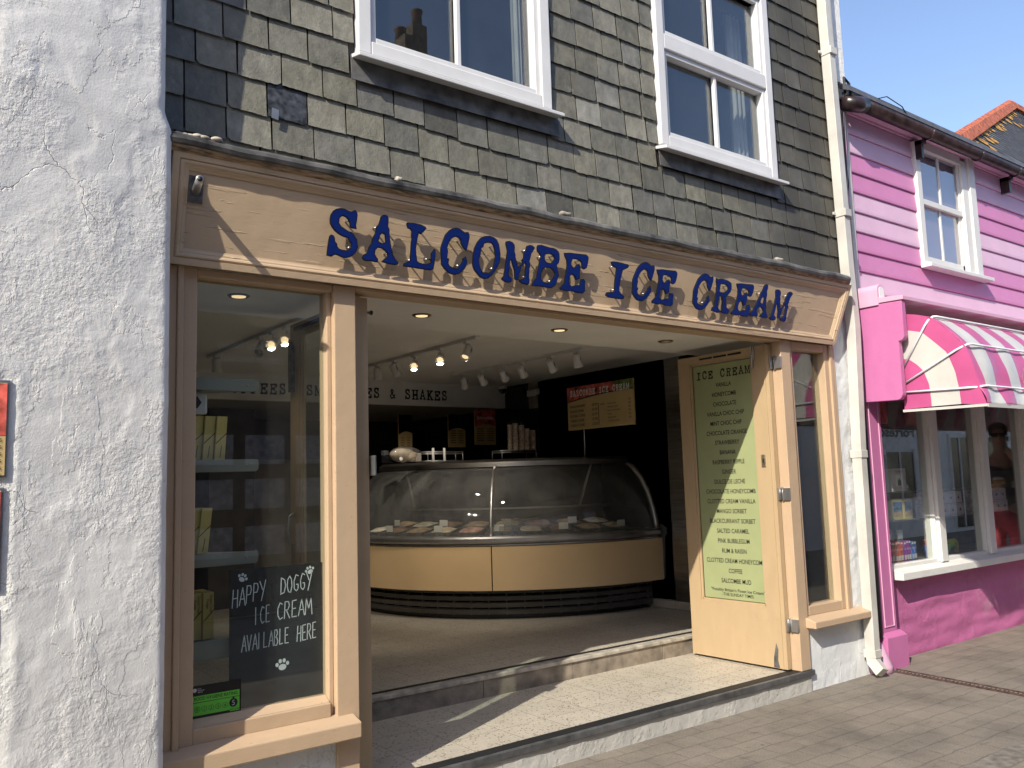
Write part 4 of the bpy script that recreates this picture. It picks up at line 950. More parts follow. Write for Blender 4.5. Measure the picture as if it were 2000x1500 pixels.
def pinkbag(x, label, z1):
    t = thing('sweet_bag', label, 'sweet bag', (x, .42, 1.359), 'clear sweet bags on the upper shelf')
    m = MB(); m.sweep([[(x+rx*math.cos(a), .42+.03*math.sin(a), z) for a in [i*math.pi/5 for i in range(10)]] for rx, z in ((.035, 1.36), (.045, 1.42), (.04, z1-.12), (.022, z1-.08), (.036, z1))], smooth=True); m.build('bag', 'lav', t)
    MB().box(x-.036, x+.036, .382, .386, z1-.07, z1-.02).build('label_patch', 'pink_pale', t)
pinkbag(7.17, 'lilac sweet bag at the far left of the upper shelf, shorter one', 1.62); pinkbag(7.36, 'tall pink topped sweet bag behind the striped box', 1.76)
def seapic(t, b):
    y = b[2]-.003; x0, x1, z0, z1 = b[0]+.02, b[1]-.02, b[4]+.02, b[5]-.02; h = z1-z0
    m = MB(); m.prism([(x0, y, z0), (x1, y, z0), (x1, y, z0+h*.42), (x0, y, z0+h*.3)], (0, .002, 0), 1); m.prism([(x0, y, z0+h*.3), (x1, y, z0+h*.42), (x1, y, z1), (x0, y, z1)], (0, .002, 0), 0)
    m.prism([(x0, y-.0005, z0+h*.55), (x0+.05, y-.0005, z0+h*.66), (x0+.1, y-.0005, z0+h*.58), (x1, y-.0005, z0+h*.64), (x1, y-.0005, z0+h*.52), (x0, y-.0005, z0+h*.5)], (0, .0005, 0), 2); m.build('picture', ['sea', 'sandrock', 'dark_slate'], t)
carton('biscuit_box', 'yellow box with a seaside picture, left one of two on lower shelf', 'biscuit box', (7.245, 7.425, .28, .33, 1.117, 1.285), 'fudge', seapic, 'yellow seaside boxes')
carton('biscuit_box', 'yellow box with a seaside picture, right one next to the white mullion', 'biscuit box', (7.435, 7.585, .28, .33, 1.117, 1.285), 'fudge', seapic, 'yellow seaside boxes')
cow = thing('cow_toy', 'black and cream cow plush lying behind the red rock sticks', 'soft toy', (7.4, .5, .74))
m = MB(); m.ball((7.38, .5, .93), .2, .1, .13, 16); m.ball((7.2, .46, .95), .085, .07, .08, 12); m.ball((7.14, .43, .92), .045, .045, .04, 10)
for x in (7.25, 7.32, 7.46, 7.53): m.tube([(x, .47, .9), (x, .45, .74)], [.035, .03], 8)
m.build('body', 'cow', cow)
m = MB(); m.ball((7.20, .42, 1.04), .03, .012, .02, 8); m.ball((7.27, .47, 1.04), .03, .012, .02, 8); m.build('ear', 'hair', cow)
def packs(x0, x1, n, mat, label0, wd, z1, y0=.27, words=('ROCK',)):
    for i in range(n):
        x = x0+(x1-x0)*i/n; w_ = (x1-x0)/n-.004; zt = z1+rnd.uniform(-.012, .012)
        t = thing('sweet_packet', label0, 'sweet packet', (x, y0, .736), mat+' packets on the window bed')
        m = MB(); m.box(x, x+w_, y0, y0+.05, .736, zt); m.build('packet', mat, t, .006)
        m = MB(); m.box(x+.004, x+w_-.004, y0-.002, y0, .76, .80); m.prism([(x+.004, y0-.002, zt-.02), (x+w_-.004, y0-.002, zt-.02), (x+w_-.01, y0-.002, zt-.004), (x+.01, y0-.002, zt-.004)], (0, .002, 0)); m.build('label_patch', 'white', t)
        m = MB(); text(m, words[i % len(words)], .018, (x+w_*.5, y0-.003, .845), FX, FZ, width=w_*.8); m.build('lettering', 'white', t)
packs(7.12, 7.36, 5, 'red', 'red packet of sweets in the row behind the left pane', .05, .93)
packs(7.37, 7.49, 3, 'purple', 'purple packet of sweets between red and blue packets', .04, .915)
packs(7.50, 7.585, 2, 'royal', 'dark blue packet of sweets against the white mullion', .04, .9)
for i, (x, lb) in enumerate(((7.16, 'red and white price card, left one behind red packets'), (7.30, 'red and white price card, right one behind red packets'), (7.50, 'dark shelf card standing behind the purple packets'))):
    t = thing('price_card', lb, 'price card', (x, .37, .9), 'cards behind the packets')
    MB().box(x-.05, x+.05, .37, .376, .90, 1.01).build('card', 'red' if i < 2 else 'card', t); MB().box(x-.04, x+.04, .367, .369, .93, .98).build('label_patch', 'white', t)
    MB().tube([(x, .375, .736), (x, .375, .92)], .006, 6).build('stem', 'alu', t)
k = 0
for x0, n in ((7.78, 5), (8.72, 5)):
    for i in range(n):
        x = x0+i*.145
        for j in range(2):
            t = carton('lavender_box', '%s lavender gift box in the %s window bay, %s from the left' % (('lower', 'upper')[j], 'middle' if x0 < 8 else 'right', ('first', 'second', 'third', 'fourth', 'fifth')[i]), 'gift box', (x, x+.14, .26+.01*j, .36, 1.104+.115*j, 1.104+.112*(j+1)), 'lav', lambda t, b: (MB().prism([((b[0]+b[1])/2-.018, b[2]-.002, b[4]+.04), ((b[0]+b[1])/2+.018, b[2]-.002, b[4]+.04), ((b[0]+b[1])/2, b[2]-.002, b[4]+.07)], (0, .002, 0)).build('emblem', 'ink_grey', t), MB().box(b[0]+.006, b[1]-.006, b[2]-.002, b[2], b[5]-.022, b[5]-.012).build('label_patch', 'card', t)), 'rows of lavender gift boxes')
t = thing('toy_gun', 'yellow and lime plastic toy in the middle window bay', 'toy', (8.2, .33, .74))
MB().tube([(8.12, .33, .86), (8.40, .33, .86), (8.43, .33, .84), (8.43, .33, .745)], .02, 8).build('frame', 'yellow', t)
m = MB(); m.ball((8.2, .32, .80), .09, .03, .045, 10); m.ball((8.31, .32, .83), .05, .03, .035, 10); m.build('body', 'lime', t)
for i, (x, mt_, lb) in enumerate(((7.84, 'red', 'red topped toy tube in the middle bay beside the mullion'), (7.92, 'royal', 'blue toy tube in the middle bay beside the red topped one'), (8.0, 'teal', 'teal toy tube in the middle bay next to the yellow toy'))):
    t = thing('toy_tube', lb, 'toy', (x, .3, .736), 'toy tubes in the middle bay')
    m = MB(); m.lathe([(.03, 0), (.032, .01), (.032, .12), (.028, .13)], (x, .3, .736), n=14); m.build('tube', 'white' if i else 'royal', t)
    MB().lathe([(.033, 0), (.033, .05), (.02, .06)], (x, .3, .85), n=14).build('cap', mt_, t)
for i, (x, lb) in enumerate(((8.28, 'white capped doll lying in the dark behind the yellow toy'),)):
    t = thing('doll', lb, 'doll', (x, .5, .74)); MB().lathe([(.07, 0), (.08, .1), (.05, .16)], (x, .5, .736), n=12).build('body', 'tee', t); MB().ball((x, .48, .95), .06, .05, .06).build('head', 'skin', t); MB().ball((x, .47, .985), .075, .065, .035).build('cap', 'white', t)
for i, (x, mt_, lb) in enumerate(((6.90, 'dark_tone', 'dark green bag hanging at the top of the left bay'), (7.08, 'teal', 'dull blue bag hanging in the left bay beside the green one'), (7.36, 'red', 'dark red bag hanging in the left bay by the mullion'), (7.95, 'shorts', 'dark red bag hanging at the top of the middle bay'), (8.25, 'room', 'grey bag hanging at the top of the middle bay'))):
    t = thing('hanging_bag', lb, 'bag', (x, .4, 1.98), 'bags hanging in the pink shop window')
    m = MB(); m.sweep([[(x+rx*math.cos(a), .4+.05*math.sin(a), z) for a in [j*math.pi/6 for j in range(12)]] for rx, z in ((.10, 1.97), (.115, 2.02), (.10, 2.2), (.06, 2.3))], smooth=True); m.build('bag', mt_, t)
    MB().tube([(x, .4, 2.29), (x+.01, .4, 2.5), (x, .4, 2.72)], .006, 6).build('cord', 'dark_pipe', t)

# ------------------------------------------------------------------ slate roof beyond
rh = thing('slate_roofed_house', 'dark slate roof with red ridge tiles rising behind the pink shop', 'house', (20, 4, 0))
a, b, c, d = Vector((22.6, 5, 10.53)), Vector((14.9, 2.92, 7.17)), Vector((27, 2.4, 6.2)), Vector((32, 5, 10.40))
m = MB(); m.mi = 0
nu, nv = 64, 36; nr = (c-b).cross(a-b).normalized(); nr = -nr if nr.y > 0 else nr
for j in range(nv):
    for i in range(nu):
        s0, s1 = i/nu, (i+.97)/nu; t0, t1 = j/nv, (j+1.05)/nv
        off = .5*(j % 2)/nu
        def q(s, t): return (b.lerp(c, s+off)).lerp(a.lerp(d, s+off), t)
        n0 = nr*.05*(1); m.face([m.v(q(s0, t0)+nr*.026), m.v(q(s1, t0)+nr*.026), m.v(q(s1, t1)+nr*.012), m.v(q(s0, t1)+nr*.012)])
ro = m.build('roof', 'roof_slate', rh, fix=False)
m = MB(); m.prism([b, c, d, a], -nr*.12); m.build('roof_deck', 'dark_slate', rh)
m = MB()
for p, q_ in ((b, a), (a, d)):
    n = 26
    for i in range(n):
        x0, x1 = p.lerp(q_, i/n), p.lerp(q_, (i+.96)/n); up = Vector((0, 0, 1)); s = (q_-p).cross(up).normalized()
        m.sweep([[z+s*.17-up*.1, z+s*.1+up*.10, z+up*.16, z-s*.1+up*.10, z-s*.17-up*.1] for z in (x0, x1)])
m.build('ridge_tile', 'red_tile', ro)
m = MB()
for i in range(70):
    t = rnd.random(); p = b.lerp(a, t)+(c-b).normalized()*rnd.uniform(.15, 1.2)*rnd.random()-(a-b).normalized()*rnd.uniform(-.1, .1)
    e1 = (c-b).normalized(); e2 = nr.cross(e1); rr = rnd.uniform(.03, .10)
    m.poly([p+nr*.034+(e1*math.cos(k*.785)*2.4+e2*math.sin(k*.785))*rr*rnd.uniform(.6, 1.1) for k in range(8)])
m.build('lichen_patch', 'lichen', ro)
m = MB(); m.box(16, 31, 5.2, 9, 0, 6.0); m.build('house_wall', 'plinth', rh)

# ------------------------------------------------------------------ inside the ice cream shop
# curved ice cream counter (quarter round in plan)
CX, CY = 6.12, 4.2
def cp(r, ang, z): return Vector((CX-r*math.sin(R(ang)), CY-r*math.cos(R(ang)), z))
A0, A1 = -3.0, 96.0
def ringsweep(prof, mat, name, parent, a0=A0, a1=A1, n=40, smooth=True, closed=True, **kw):
    m = MB(); m.sweep([[cp(r, a0+(a1-a0)*i/n, z) for r, z in prof] for i in range(n+1)], close=closed, caps=closed, smooth=smooth)
    o = m.build(name, mat, parent, **kw)
    if smooth and closed: e = o.modifiers.new('split', 'EDGE_SPLIT'); e.split_angle = R(35)
    return o
ct = thing('ice_cream_counter', 'curved glass ice cream display counter with tan front panel and dark grille', 'display counter', (4.9, 3.1, .29))
RB = 1.96
ringsweep([(RB-.06, .29), (RB-.06, .60), (RB-.6, .60), (RB-.6, .29)], 'gloss_black', 'plinth_core', ct, smooth=False)
m = MB()
for k in range(4):
    z = .335+.062*k
    m.sweep([[cp(r, A0+(A1-A0)*i/40, zz) for r, zz in ((RB-.012+.012*(k < 3), z), (RB+.010, z+.040), (RB-.02, z+.050), (RB-.05, z+.01))] for i in range(41)])
for i in range(0, 41):
    if i % 2 == 0:
        a = A0+(A1-A0)*i/40; m.sweep([[cp(RB+.004, a+da, z) for da, z in ((-.12, .33), (.12, .33), (.12, .58), (-.12, .58))], [cp(RB-.04, a+da, z) for da, z in ((-.12, .33), (.12, .33), (.12, .58), (-.12, .58))]])
m.build('grille', 'grille', ct)
RP = RB+.13
for a0, a1 in ((A0-1.2, 44.6), (44.9, A1)):
    ringsweep([(RP, .565), (RP, .962), (RP-.05, .962), (RP-.05, .565)], 'panel', 'front_panel', ct, a0, a1, 24)
ringsweep([(RP-.01, .962), (RP+.004, .970), (RP+.004, .982), (RP-.006, .986), (RP+.018, .992), (RP+.030, 1.008), (RP+.030, 1.036), (RP+.016, 1.052), (RP-.05, 1.06), (RP-.09, .97)], 'alu', 'bumper_rail', ct)
gp = [(RP-.02, 1.055), (RP-.03, 1.14), (RP-.06, 1.27), (RP-.11, 1.41), (RP-.19, 1.55), (RP-.30, 1.66), (RP-.42, 1.712)]
for a0, a1 in ((A0, 44.4), (45.2, A1)): ringsweep(gp, 'glass_case', 'curved_glass', ct, a0, a1, 24, closed=False, fix=False)
ringsweep([(RP-.36, 1.70), (RP-.36, 1.745), (RP-.40, 1.772), (RP-.66, 1.772), (RP-.66, 1.71)], 'steel', 'top_rail', ct)
def rib(a, r_=.017): MB().tube([cp(r, a, z) for r, z in gp], r_, 8).build('glass_rib', 'alu', ct)
rib(44.8); rib(A0+.3, .03)
for a in (12, 80): MB().tube([cp(RP-.40, a, 1.70), cp(RP-.48, a+1, 1.5), cp(RP-.56, a+2, 1.30)], .012, 8).build('glass_strut', 'alu', ct)
ringsweep([(RP-.06, .99), (RP-.06, 1.03), (RP-.75, 1.12), (RP-.75, 1.06)], 'steel_dark', 'display_tray', ct)
ringsweep([(RP-.74, 1.0), (RP-.74, 1.71), (RP-.80, 1.71), (RP-.80, .29), (RP-.74, .29)], 'gloss_black', 'back_panel', ct, smooth=False)
ringsweep([(RP-.66, 1.28), (RP-.66, 1.295), (RP-.73, 1.295), (RP-.73, 1.28)], 'alu', 'shelf_rail', ct)
m = MB(); pr = [(RP-.0, .58), (RP+.02, .97), (RP+.045, 1.0), (RP+.045, 1.06), (RP-.03, 1.10), (RP-.08, 1.06), (RP-.6, 1.06), (RP-.6, .58)]
m.sweep([[cp(r, a, z) for r, z in pr] for a in (A0-1.3, A0-4.2)]); m.build('end_panel', 'edge_metal', ct, .008)
# ice cream tubs inside the case
FL = ['vanilla', 'strawberry', 'caramel', 'cream', 'chocolate', 'coffee']
n = 0
for row, (r, z) in enumerate(((RP-.22, 1.045), (RP-.50, 1.085))):
    for i in range(10 if row == 0 else 8):
        a = 4+(88/(10 if row == 0 else 8))*i; a2 = a+(88/(10 if row == 0 else 8))*.86
        fi = (i*5+row*3) % 6
        lb = '%s ice cream tub, %s in the %s row of the counter counted from the wall' % (FL[fi], ('first', 'second', 'third', 'fourth', 'fifth', 'sixth', 'seventh', 'eighth', 'ninth', 'tenth')[i], ('front', 'back')[row])
        c = cp(r, (a+a2)/2, z); t = thing('ice_cream_tub', lb, 'ice cream tub', c, 'ice cream tubs in the counter')
        m = MB(); r0, r1 = r-.12, r+.12
        m.sweep([[cp(r0, b_, z), cp(r1, b_, z-.03), cp(r1, b_, z+.04), cp(r0, b_, z+.075)] for b_ in (a, (a+a2)/2, a2)]); m.build('tub', 'steel_dark', t)
        m = MB(); V = []
        for u in range(9):
            row_ = []
            for v in range(7):
                b_ = a+.4+(a2-a-.8)*u/8; rr = r0+.012+(r1-r0-.024)*v/6; ed = math.sin(math.pi*u/8)*math.sin(math.pi*v/6)
                hh = .028+.032*ed**.5+.016*noise.noise((b_*.5, rr*14, fi))*ed
                row_.append(m.v(cp(rr, b_, z+.0+.045*(r1-rr)/(r1-r0)+hh)))
            V.append(row_)
        m.sm = True
        for u in range(8):
            for v in range(6): m.face([V[u][v], V[u][v+1], V[u+1][v+1], V[u+1][v]])
        m.build('ice_cream', M['tubs'][fi], t)
        if (i+row) % 2 == 0:
            m = MB(); e = cp(r+.10, (a+a2)/2, z+.05); tt = (cp(r, a2, z)-cp(r, a, z)).normalized(); up = Vector((0, 0, 1))
            m.prism([e-tt*.045, e+tt*.045, e+tt*.045+up*.06, e-tt*.045+up*.06], (cp(r-.004, (a+a2)/2, 0)-cp(r, (a+a2)/2, 0))); m.build('name_card', 'white', t)
t = thing('plastic_sheet', 'crumpled clear plastic wrap lying over the tubs in the counter front', 'plastic wrap', cp(RP-.2, 38, 1.15))
m = MB(); V = [[m.v(cp(RP-.07-.32*v/9, 30+13*u/11, 1.10+.085*math.sin(math.pi*v/9)+.03*noise.noise((u*.9, v*.9, 1))+.02*v/9)) for v in range(10)] for u in range(12)]
for u in range(11):
    for v in range(9): m.face([V[u][v], V[u][v+1], V[u+1][v+1], V[u+1][v]])
m.build('wrap', 'plastic_film', t, fix=False)
# things standing on the counter top
ZT = 1.772
mb_ = thing('menu_board', 'tan price board headed SALCOMBE ICE CREAM with fruit photo band above the counter', 'menu board', (5.72, 2.57, ZT))
by0, by1, bz0, bz1 = 1.845, 2.785, 2.043, 2.475
MB().box(5.70, 5.712, by0, by1, bz0, bz1).build('board', 'tan', mb_)
m = MB(); U = Vector((0, -1, 0)); n = 16; crv = [(5.698, by1-(by1-by0)*i/n, bz0+.285+.055*math.sin(min(1, i/n*1.15)*math.pi/2)-.0) for i in range(n+1)]
m.prism(crv+[(5.698, by0, bz1), (5.698, by1, bz1)], (.001, 0, 0)); m.build('picture', 'photo_red', mb_)
m = MB(); m.prism([(5.6975, by0, bz1), (5.6975, by0+.26, bz1), (5.6975, by0+.20, bz0+.35), (5.6975, by0, bz0+.335)], (.001, 0, 0)); m.build('picture', 'photo_green', mb_)
m = MB(); m.prism([(5.697, y, z-.006) for _, y, z in crv]+[(5.697, y, z+.006) for _, y, z in reversed(crv)], (.001, 0, 0)); m.box(5.697, 5.698, 2.325, 2.332, bz0+.03, bz0+.24)
for i, (a, b) in enumerate((('SINGLE WHIPPY', '£2.50'), ('SINGLE CONE', '£3.20'), ('DOUBLE CONE', '£5.50'), ('TREBLE CONE', '£7.00'), ('CHILDS CONE', '£2.50'))):
    z = bz0+.222-.047*i; text(m, a, .024, (5.697, by1-.035, z), U, FZ, 'L', sx=.95); text(m, b, .024, (5.697, 2.345, z), U, FZ, 'R')
for i, a in enumerate(('SUGAR CONE', 'SPRINKLE CONE', 'CHOCOLATE CONE', 'FLAKE', 'FUDGE STICK', 'CLOTTED CREAM')):
    z = bz0+.218-.034*i; text(m, a, .013, (5.697, 2.20, z), U, FZ, 'L'); text(m, '50p', .015, (5.697, by0+.04, z+.02), U, FZ, 'R')
text(m, 'EXTRAS', .013, (5.697, 2.30, bz0+.218), U, FZ, 'L')
m.build('lettering', 'ink', mb_)
m = MB(); typed(m, 'SALCOMBE ICE CREAM', .062, (5.6955, by1-.045, bz0+.335), U, Vector((0, -.0, 1)), width=.85); m.build('lettering', 'white', mb_)
MB().tube([(5.72, 2.575, ZT), (5.72, 2.575, bz0+.3)], .006, 8).build('pole', 'alu', mb_)
ws = thing('wire_stand', 'low black and chrome wire stand under the cone stacks on the counter', 'wire stand', (5.45, 3.45, ZT))
def wire_box(t, x0, x1, y0, y1, z0, z1, mid=False):
    m = MB()
    for z in (z0, z1)+((z1-.018,) if mid else ()):
        P_ = [(x0, y0, z), (x1, y0, z), (x1, y1, z), (x0, y1, z), (x0, y0, z)]
        for a, b in zip(P_, P_[1:]): m.tube([a, b], .005, 6)
    for x in (x0, x1):
        for y in (y0, y1): m.tube([(x, y, z0), (x, y, z1)], .005, 6)
    m.build('wire_frame', 'alu', t)
wire_box(ws, 5.27, 5.72, 3.35, 3.52, ZT+.005, ZT+.10, True)
MB().box(5.27, 5.72, 3.35, 3.52, ZT+.10, ZT+.104).build('stand_top', 'gloss_black', ws)
for i, (x, zt, lb) in enumerate(((5.44, 2.14, 'narrow tall stack of wafer cups, first of five on the wire stand'), (5.51, 2.15, 'widest tall stack of wafer cups, second of five on the wire stand'), (5.595, 2.14, 'tall stack of wafer cups in the middle of the five'), (5.665, 2.10, 'shorter stack of wafer cups, fourth on the wire stand'), (5.745, 2.09, 'shorter stack of wafer cups, last at the right end'))):
    t = thing('cone_stack', lb, 'cone stack', (x, 3.43, ZT+.104), 'stacks of wafer cups'); z = ZT+.104; k = .8 if i == 0 else 1
    m = MB()
    while z < zt: m.lathe([(.024*k, 0), (.034*k, .012), (.034*k, .0165), (.026*k, .018)], (x+rnd.uniform(-.002, .002), 3.43, z), n=12); z += .018
    m.build('cups', 'cone', t)
    if i < 3: MB().lathe([(.036*k, 0), (.036*k, .028), (.03*k, .03)], (x, 3.43, z), n=12).build('cap', 'gloss_black', t)
wr = thing('wire_rack', 'thin wire rack with white posts on the counter left of the cone stacks', 'wire rack', (4.6, 3.35, ZT))
wire_box(wr, 4.42, 4.83, 3.42, 3.55, ZT+.005, ZT+.095, True)
for x in (4.47, 4.60): MB().lathe([(.013, 0), (.013, .125), (.010, .13)], (x, 3.40, ZT), n=10).build('post', 'white', wr)
bg_ = thing('cellophane_parcel', 'cellophane wrapped brown gift bag lying on the counter top', 'gift bag', (4.25, 3.55, ZT))
m = MB(); m.ball((4.24, 3.6, ZT+.07), .14, .08, .07, 14); m.ball((4.33, 3.56, ZT+.05), .08, .06, .05, 12)
for v in m.bm.verts: v.co += Vector((0, 0, .012*noise.noise(v.co*22)))
m.build('contents', 'cow', bg_)
m = MB(); m.ball((4.26, 3.58, ZT+.075), .18, .10, .078, 16)
for v in m.bm.verts: v.co += Vector((.014*noise.noise(v.co*18), .01*noise.noise(v.co*21), .014*noise.noise(v.co*20)))
m.build('wrap', 'plastic_film', bg_)
m = MB(); m.ball((4.17, 3.505, ZT+.03), .02, .004, .02, 10); m.build('label_patch', 'white', bg_)
nh = thing('napkin_holder', 'small steel framed napkin holder between the gift bag and wire rack', 'napkin holder', (4.38, 3.5, ZT))
MB().box(4.335, 4.40, 3.50, 3.56, ZT, ZT+.085).build('holder', 'taupe', nh, .01)
tl = thing('card_terminal', 'small dark box on the left end of the counter', 'till', (4.1, 3.75, ZT))
MB().prism([(4.05, 3.68, ZT), (4.15, 3.64, ZT), (4.15, 3.64, ZT+.05), (4.05, 3.68, ZT+.08)], (.06, .1, 0)).build('body', 'gloss_black', tl, .008)
MB().box(4.07, 4.14, 3.70, 3.72, ZT+.075, ZT+.12).build('screen', 'dark_slate', tl)
# posters under the soffit
def poster(x0, x1, z0, z1, y, label, title, dark):
    t = thing('menu_poster', label, 'poster', ((x0+x1)/2, y, z0), 'menu posters at the back of the shop')
    MB().box(x0, x1, y, y+.02, z0, z1).build('sheet', 'tan', t)
    m = MB(); n = 10; zc = z0+(z1-z0)*.55
    m.prism([(x0, y-.002, zc-.02)]+[(x0+(x1-x0)*i/n, y-.002, zc-.02+.035*math.sin(math.pi*i/n*.9)) for i in range(1, n+1)]+[(x1, y-.002, z1), (x0, y-.002, z1)], (0, .001, 0)); m.build('picture', dark, t)
    m = MB()
    for i in range(6):
        z = z0+.05+i*.028; m.box(x0+.025, (x0+x1)/2-.02, y-.003, y-.002, z, z+.007); m.box((x0+x1)/2+.02, x1-.03, y-.003, y-.002, z, z+.007)
    m.build('small_print', 'brownink', t)
    if title: m = MB(); text(m, title, .042, ((x0+x1)/2, y-.004, z1-.12), FX, FZ, width=(x1-x0)*.8); m.build('lettering', 'white', t)
poster(5.90, 6.21, 2.005, 2.435, 4.74, 'Smoothies poster with red top beneath the cream soffit', 'Smoothies', 'photo_red')
poster(5.56, 5.80, 1.98, 2.37, 4.80, 'pale drinks list with black top left of the Smoothies poster', None, 'gloss_black')
poster(4.94, 5.12, 1.9, 2.36, 4.9, 'narrow dim drinks list, furthest left under the soffit', None, 'gloss_black')
# ceiling lights
def lamp(p, d, e, a):
    l = bpy.data.lights.new('lamp_glow', 'SPOT'); l.energy = e; l.color = (1, .89, .75); l.spot_size = R(a); l.spot_blend = .6; l.shadow_soft_size = .03
    o = bpy.data.objects.new('lamp_glow', l); COL.objects.link(o); o.location = p; o.rotation_euler = Vector(d).to_track_quat('-Z', 'Y').to_euler()
for i, (x, lit) in enumerate(((1.55, 1), (2.67, 1), (3.76, 1), (4.81, 0))):
    t = thing('downlight', ('recessed bronze downlight above the left shop window', 'lit recessed bronze downlight nearest the left door', 'lit recessed bronze downlight over the middle of the porch', 'unlit recessed bronze downlight nearest the right door')[i], 'downlight', (x, .6, 2.57), 'recessed porch downlights')
    MB().lathe([(.034, .012), (.055, .004), (.058, -.004), (.050, -.010), (.038, -.004)], (x, .6, 2.57), n=24).build('ring', 'ring', t)
    MB().lathe([(.0, -.004), (.036, -.004), (.036, -.009), (.0, -.010)], (x, .6, 2.57), n=20).build('lens', 'lit' if lit else 'unlit', t)
    if lit: lamp((x, .6, 2.55), (0, .3, -1), 4, 90)
def track(x, ys, y0, y1, dirs, lits, label, grp):
    t = thing('track_light', label, 'track light', (x, (y0+y1)/2, 2.71), 'ceiling spotlight tracks')
    MB().box(x-.018, x+.018, y0, y1, 2.685, 2.71).build('track_rail', 'lampwhite', t)
    for y, d, l in zip(ys, dirs, lits):
        d = Vector(d).normalized(); c = Vector((x, y, 2.60))
        m = MB(); m.box(x-.02, x+.02, y-.025, y+.025, 2.665, 2.69); m.tube([(x, y, 2.67), (x, y, 2.615)], .007, 8)
        m.lathe([(.026, -.06), (.036, -.05), (.036, .02), (.041, .045), (.043, .062), (.038, .062), (.034, .05)], c, d, 18); so1 = m.build('spotlight', 'lampwhite', t)
        m = MB(); m.lathe([(0, .045), (.026, .045), (.026, .052), (0, .054)], c, d, 16); m.build('lens', 'lit' if l else 'unlit', so1)
        if l: lamp(c+d*.075+Vector((0, 0, -.02)), d*.3+Vector((.9, 1.0, -1.0)), 16, 70)
        m = MB(); s = d.cross(Vector((0, 0, 1))).normalized(); s = s if s.x*-1+s.y*-1 > 0 else -s
        for k in range(3): m.prism([c+s*.0365+d*(-.03+.014*k)+Vector((0, 0, .012)), c+s*.0365+d*(-.022+.014*k)+Vector((0, 0, .012)), c+s*.0365+d*(-.022+.014*k)-Vector((0, 0, .012)), c+s*.0365+d*(-.03+.014*k)-Vector((0, 0, .012))], s*.001)
        m.build('vent', 'ink_grey', so1)
track(3.86, (1.87, 2.27, 2.70, 3.05, 3.38), 1.72, 3.6, ((-.55, -.2, -.85), (-.6, -.75, -.45), (-.6, -.8, -.35), (.5, .1, -.8), (.1, .1, -1)), (1, 1, 1, 0, 1), 'left ceiling track with five white spotlights, three glowing', '')
track(5.03, (1.86, 2.22, 2.66, 2.96, 3.33, 3.66), 1.75, 3.85, ((.3, .1, -.9), (.6, .25, -.7), (.6, .3, -.6), (.6, .3, -.6), (.6, .3, -.6), (.4, .3, -.8)), (0,)*6, 'right ceiling track with six unlit white spotlights above the counter', '')
track(2.35, (1.9, 2.15, 2.4, 3.4), 1.4, 3.6, ((-.6, -.75, -.45), (-.6, -.8, -.35), (-.5, -.5, -.6), (.1, .1, -1)), (1, 1, 0, 1), 'third ceiling track seen through the left shop window', '')
t = thing('security_camera', 'small dark dome security camera at the right end of the soffit', 'camera', (6.12, 4.45, 2.62))
MB().lathe([(.05, 0), (.055, -.02), (.05, -.04)], (6.12, 4.45, 2.70), n=16).build('mount', 'lampwhite', t); MB().ball((6.12, 4.45, 2.645), .05).build('dome', 'dark_slate', t); MB().lathe([(.02, 0), (.02, .02)], (6.10, 4.40, 2.635), (-.4, -.8, -.3), 12).build('lens', 'gloss_black', t)
t = thing('floodlight', 'small white floodlight on the pale panel of the right wall', 'lamp', (6.28, 4.0, 2.58))
m = MB(); m.prism([(6.20, 3.93, 2.53), (6.27, 3.93, 2.56), (6.27, 3.93, 2.62), (6.20, 3.93, 2.60)], (0, .16, 0)); m.build('body', 'lampwhite', t, .006); MB().tube([(6.3, 4.0, 2.62), (6.25, 4.0, 2.61)], .01, 6).build('bracket', 'lampwhite', t)
# ---- left window display
for i, (z, lb) in enumerate(((2.01, 'highest pale grey display shelf in the left window'), (1.635, 'pale grey shelf with three yellow fudge boxes, second from top'), (1.212, 'pale grey shelf with two fudge boxes above the blackboard'), (.805, 'lowest pale grey shelf partly behind the blackboard'))):
    t = thing('display_shelf', lb, 'shelf', (1.04, .2, z), 'shelves in the left window')
    x1 = 1.49 if i < 3 else 1.49
    c = .012; zt = z+.057 if i < 3 else z+.085
    P_ = [(1.04, .15, z), (x1-c, .15, z), (x1, .15, z+c), (x1, .15, zt-c*.3), (x1-c*.3, .15, zt), (1.04, .15, zt)]
    MB().prism(P_, (0, .014, 0)).build('front_edge', 'shelf', t, .003)
    MB().prism([(1.04, .164, z+.004), (x1-.01, .164, z+.004), (1.22, .42, z+.004), (1.04, .42, z+.004)], (0, 0, .05 if i < 3 else .075)).build('board', 'shelf', t, .004)
    MB().lathe([(.006, 0), (.006, .003), (.003, .005)], (x1-.055, .15, z+.03), (0, -1, 0), 10).build('screw', 'alu', t)
MB_ = MB(); MB_.box(1.04, 1.075, .40, .46, .15, 2.57); tag(MB_.build('shelf_upright', 'shelf', bevel=.003), 'pale grey vertical batten behind the display shelves in left window', 'batten')
t = thing('shelf_speaker', 'small white rounded speaker hanging beneath the highest display shelf', 'speaker', (1.19, .2, 1.90))
MB().box(1.13, 1.265, .19, .27, 1.90, 2.005).build('body', 'lampwhite', t, .012); MB().prism([(1.215, .188, 1.925), (1.235, .188, 1.955), (1.215, .188, 1.985), (1.195, .188, 1.955)], (0, .002, 0)).build('emblem', 'ink_grey', t)
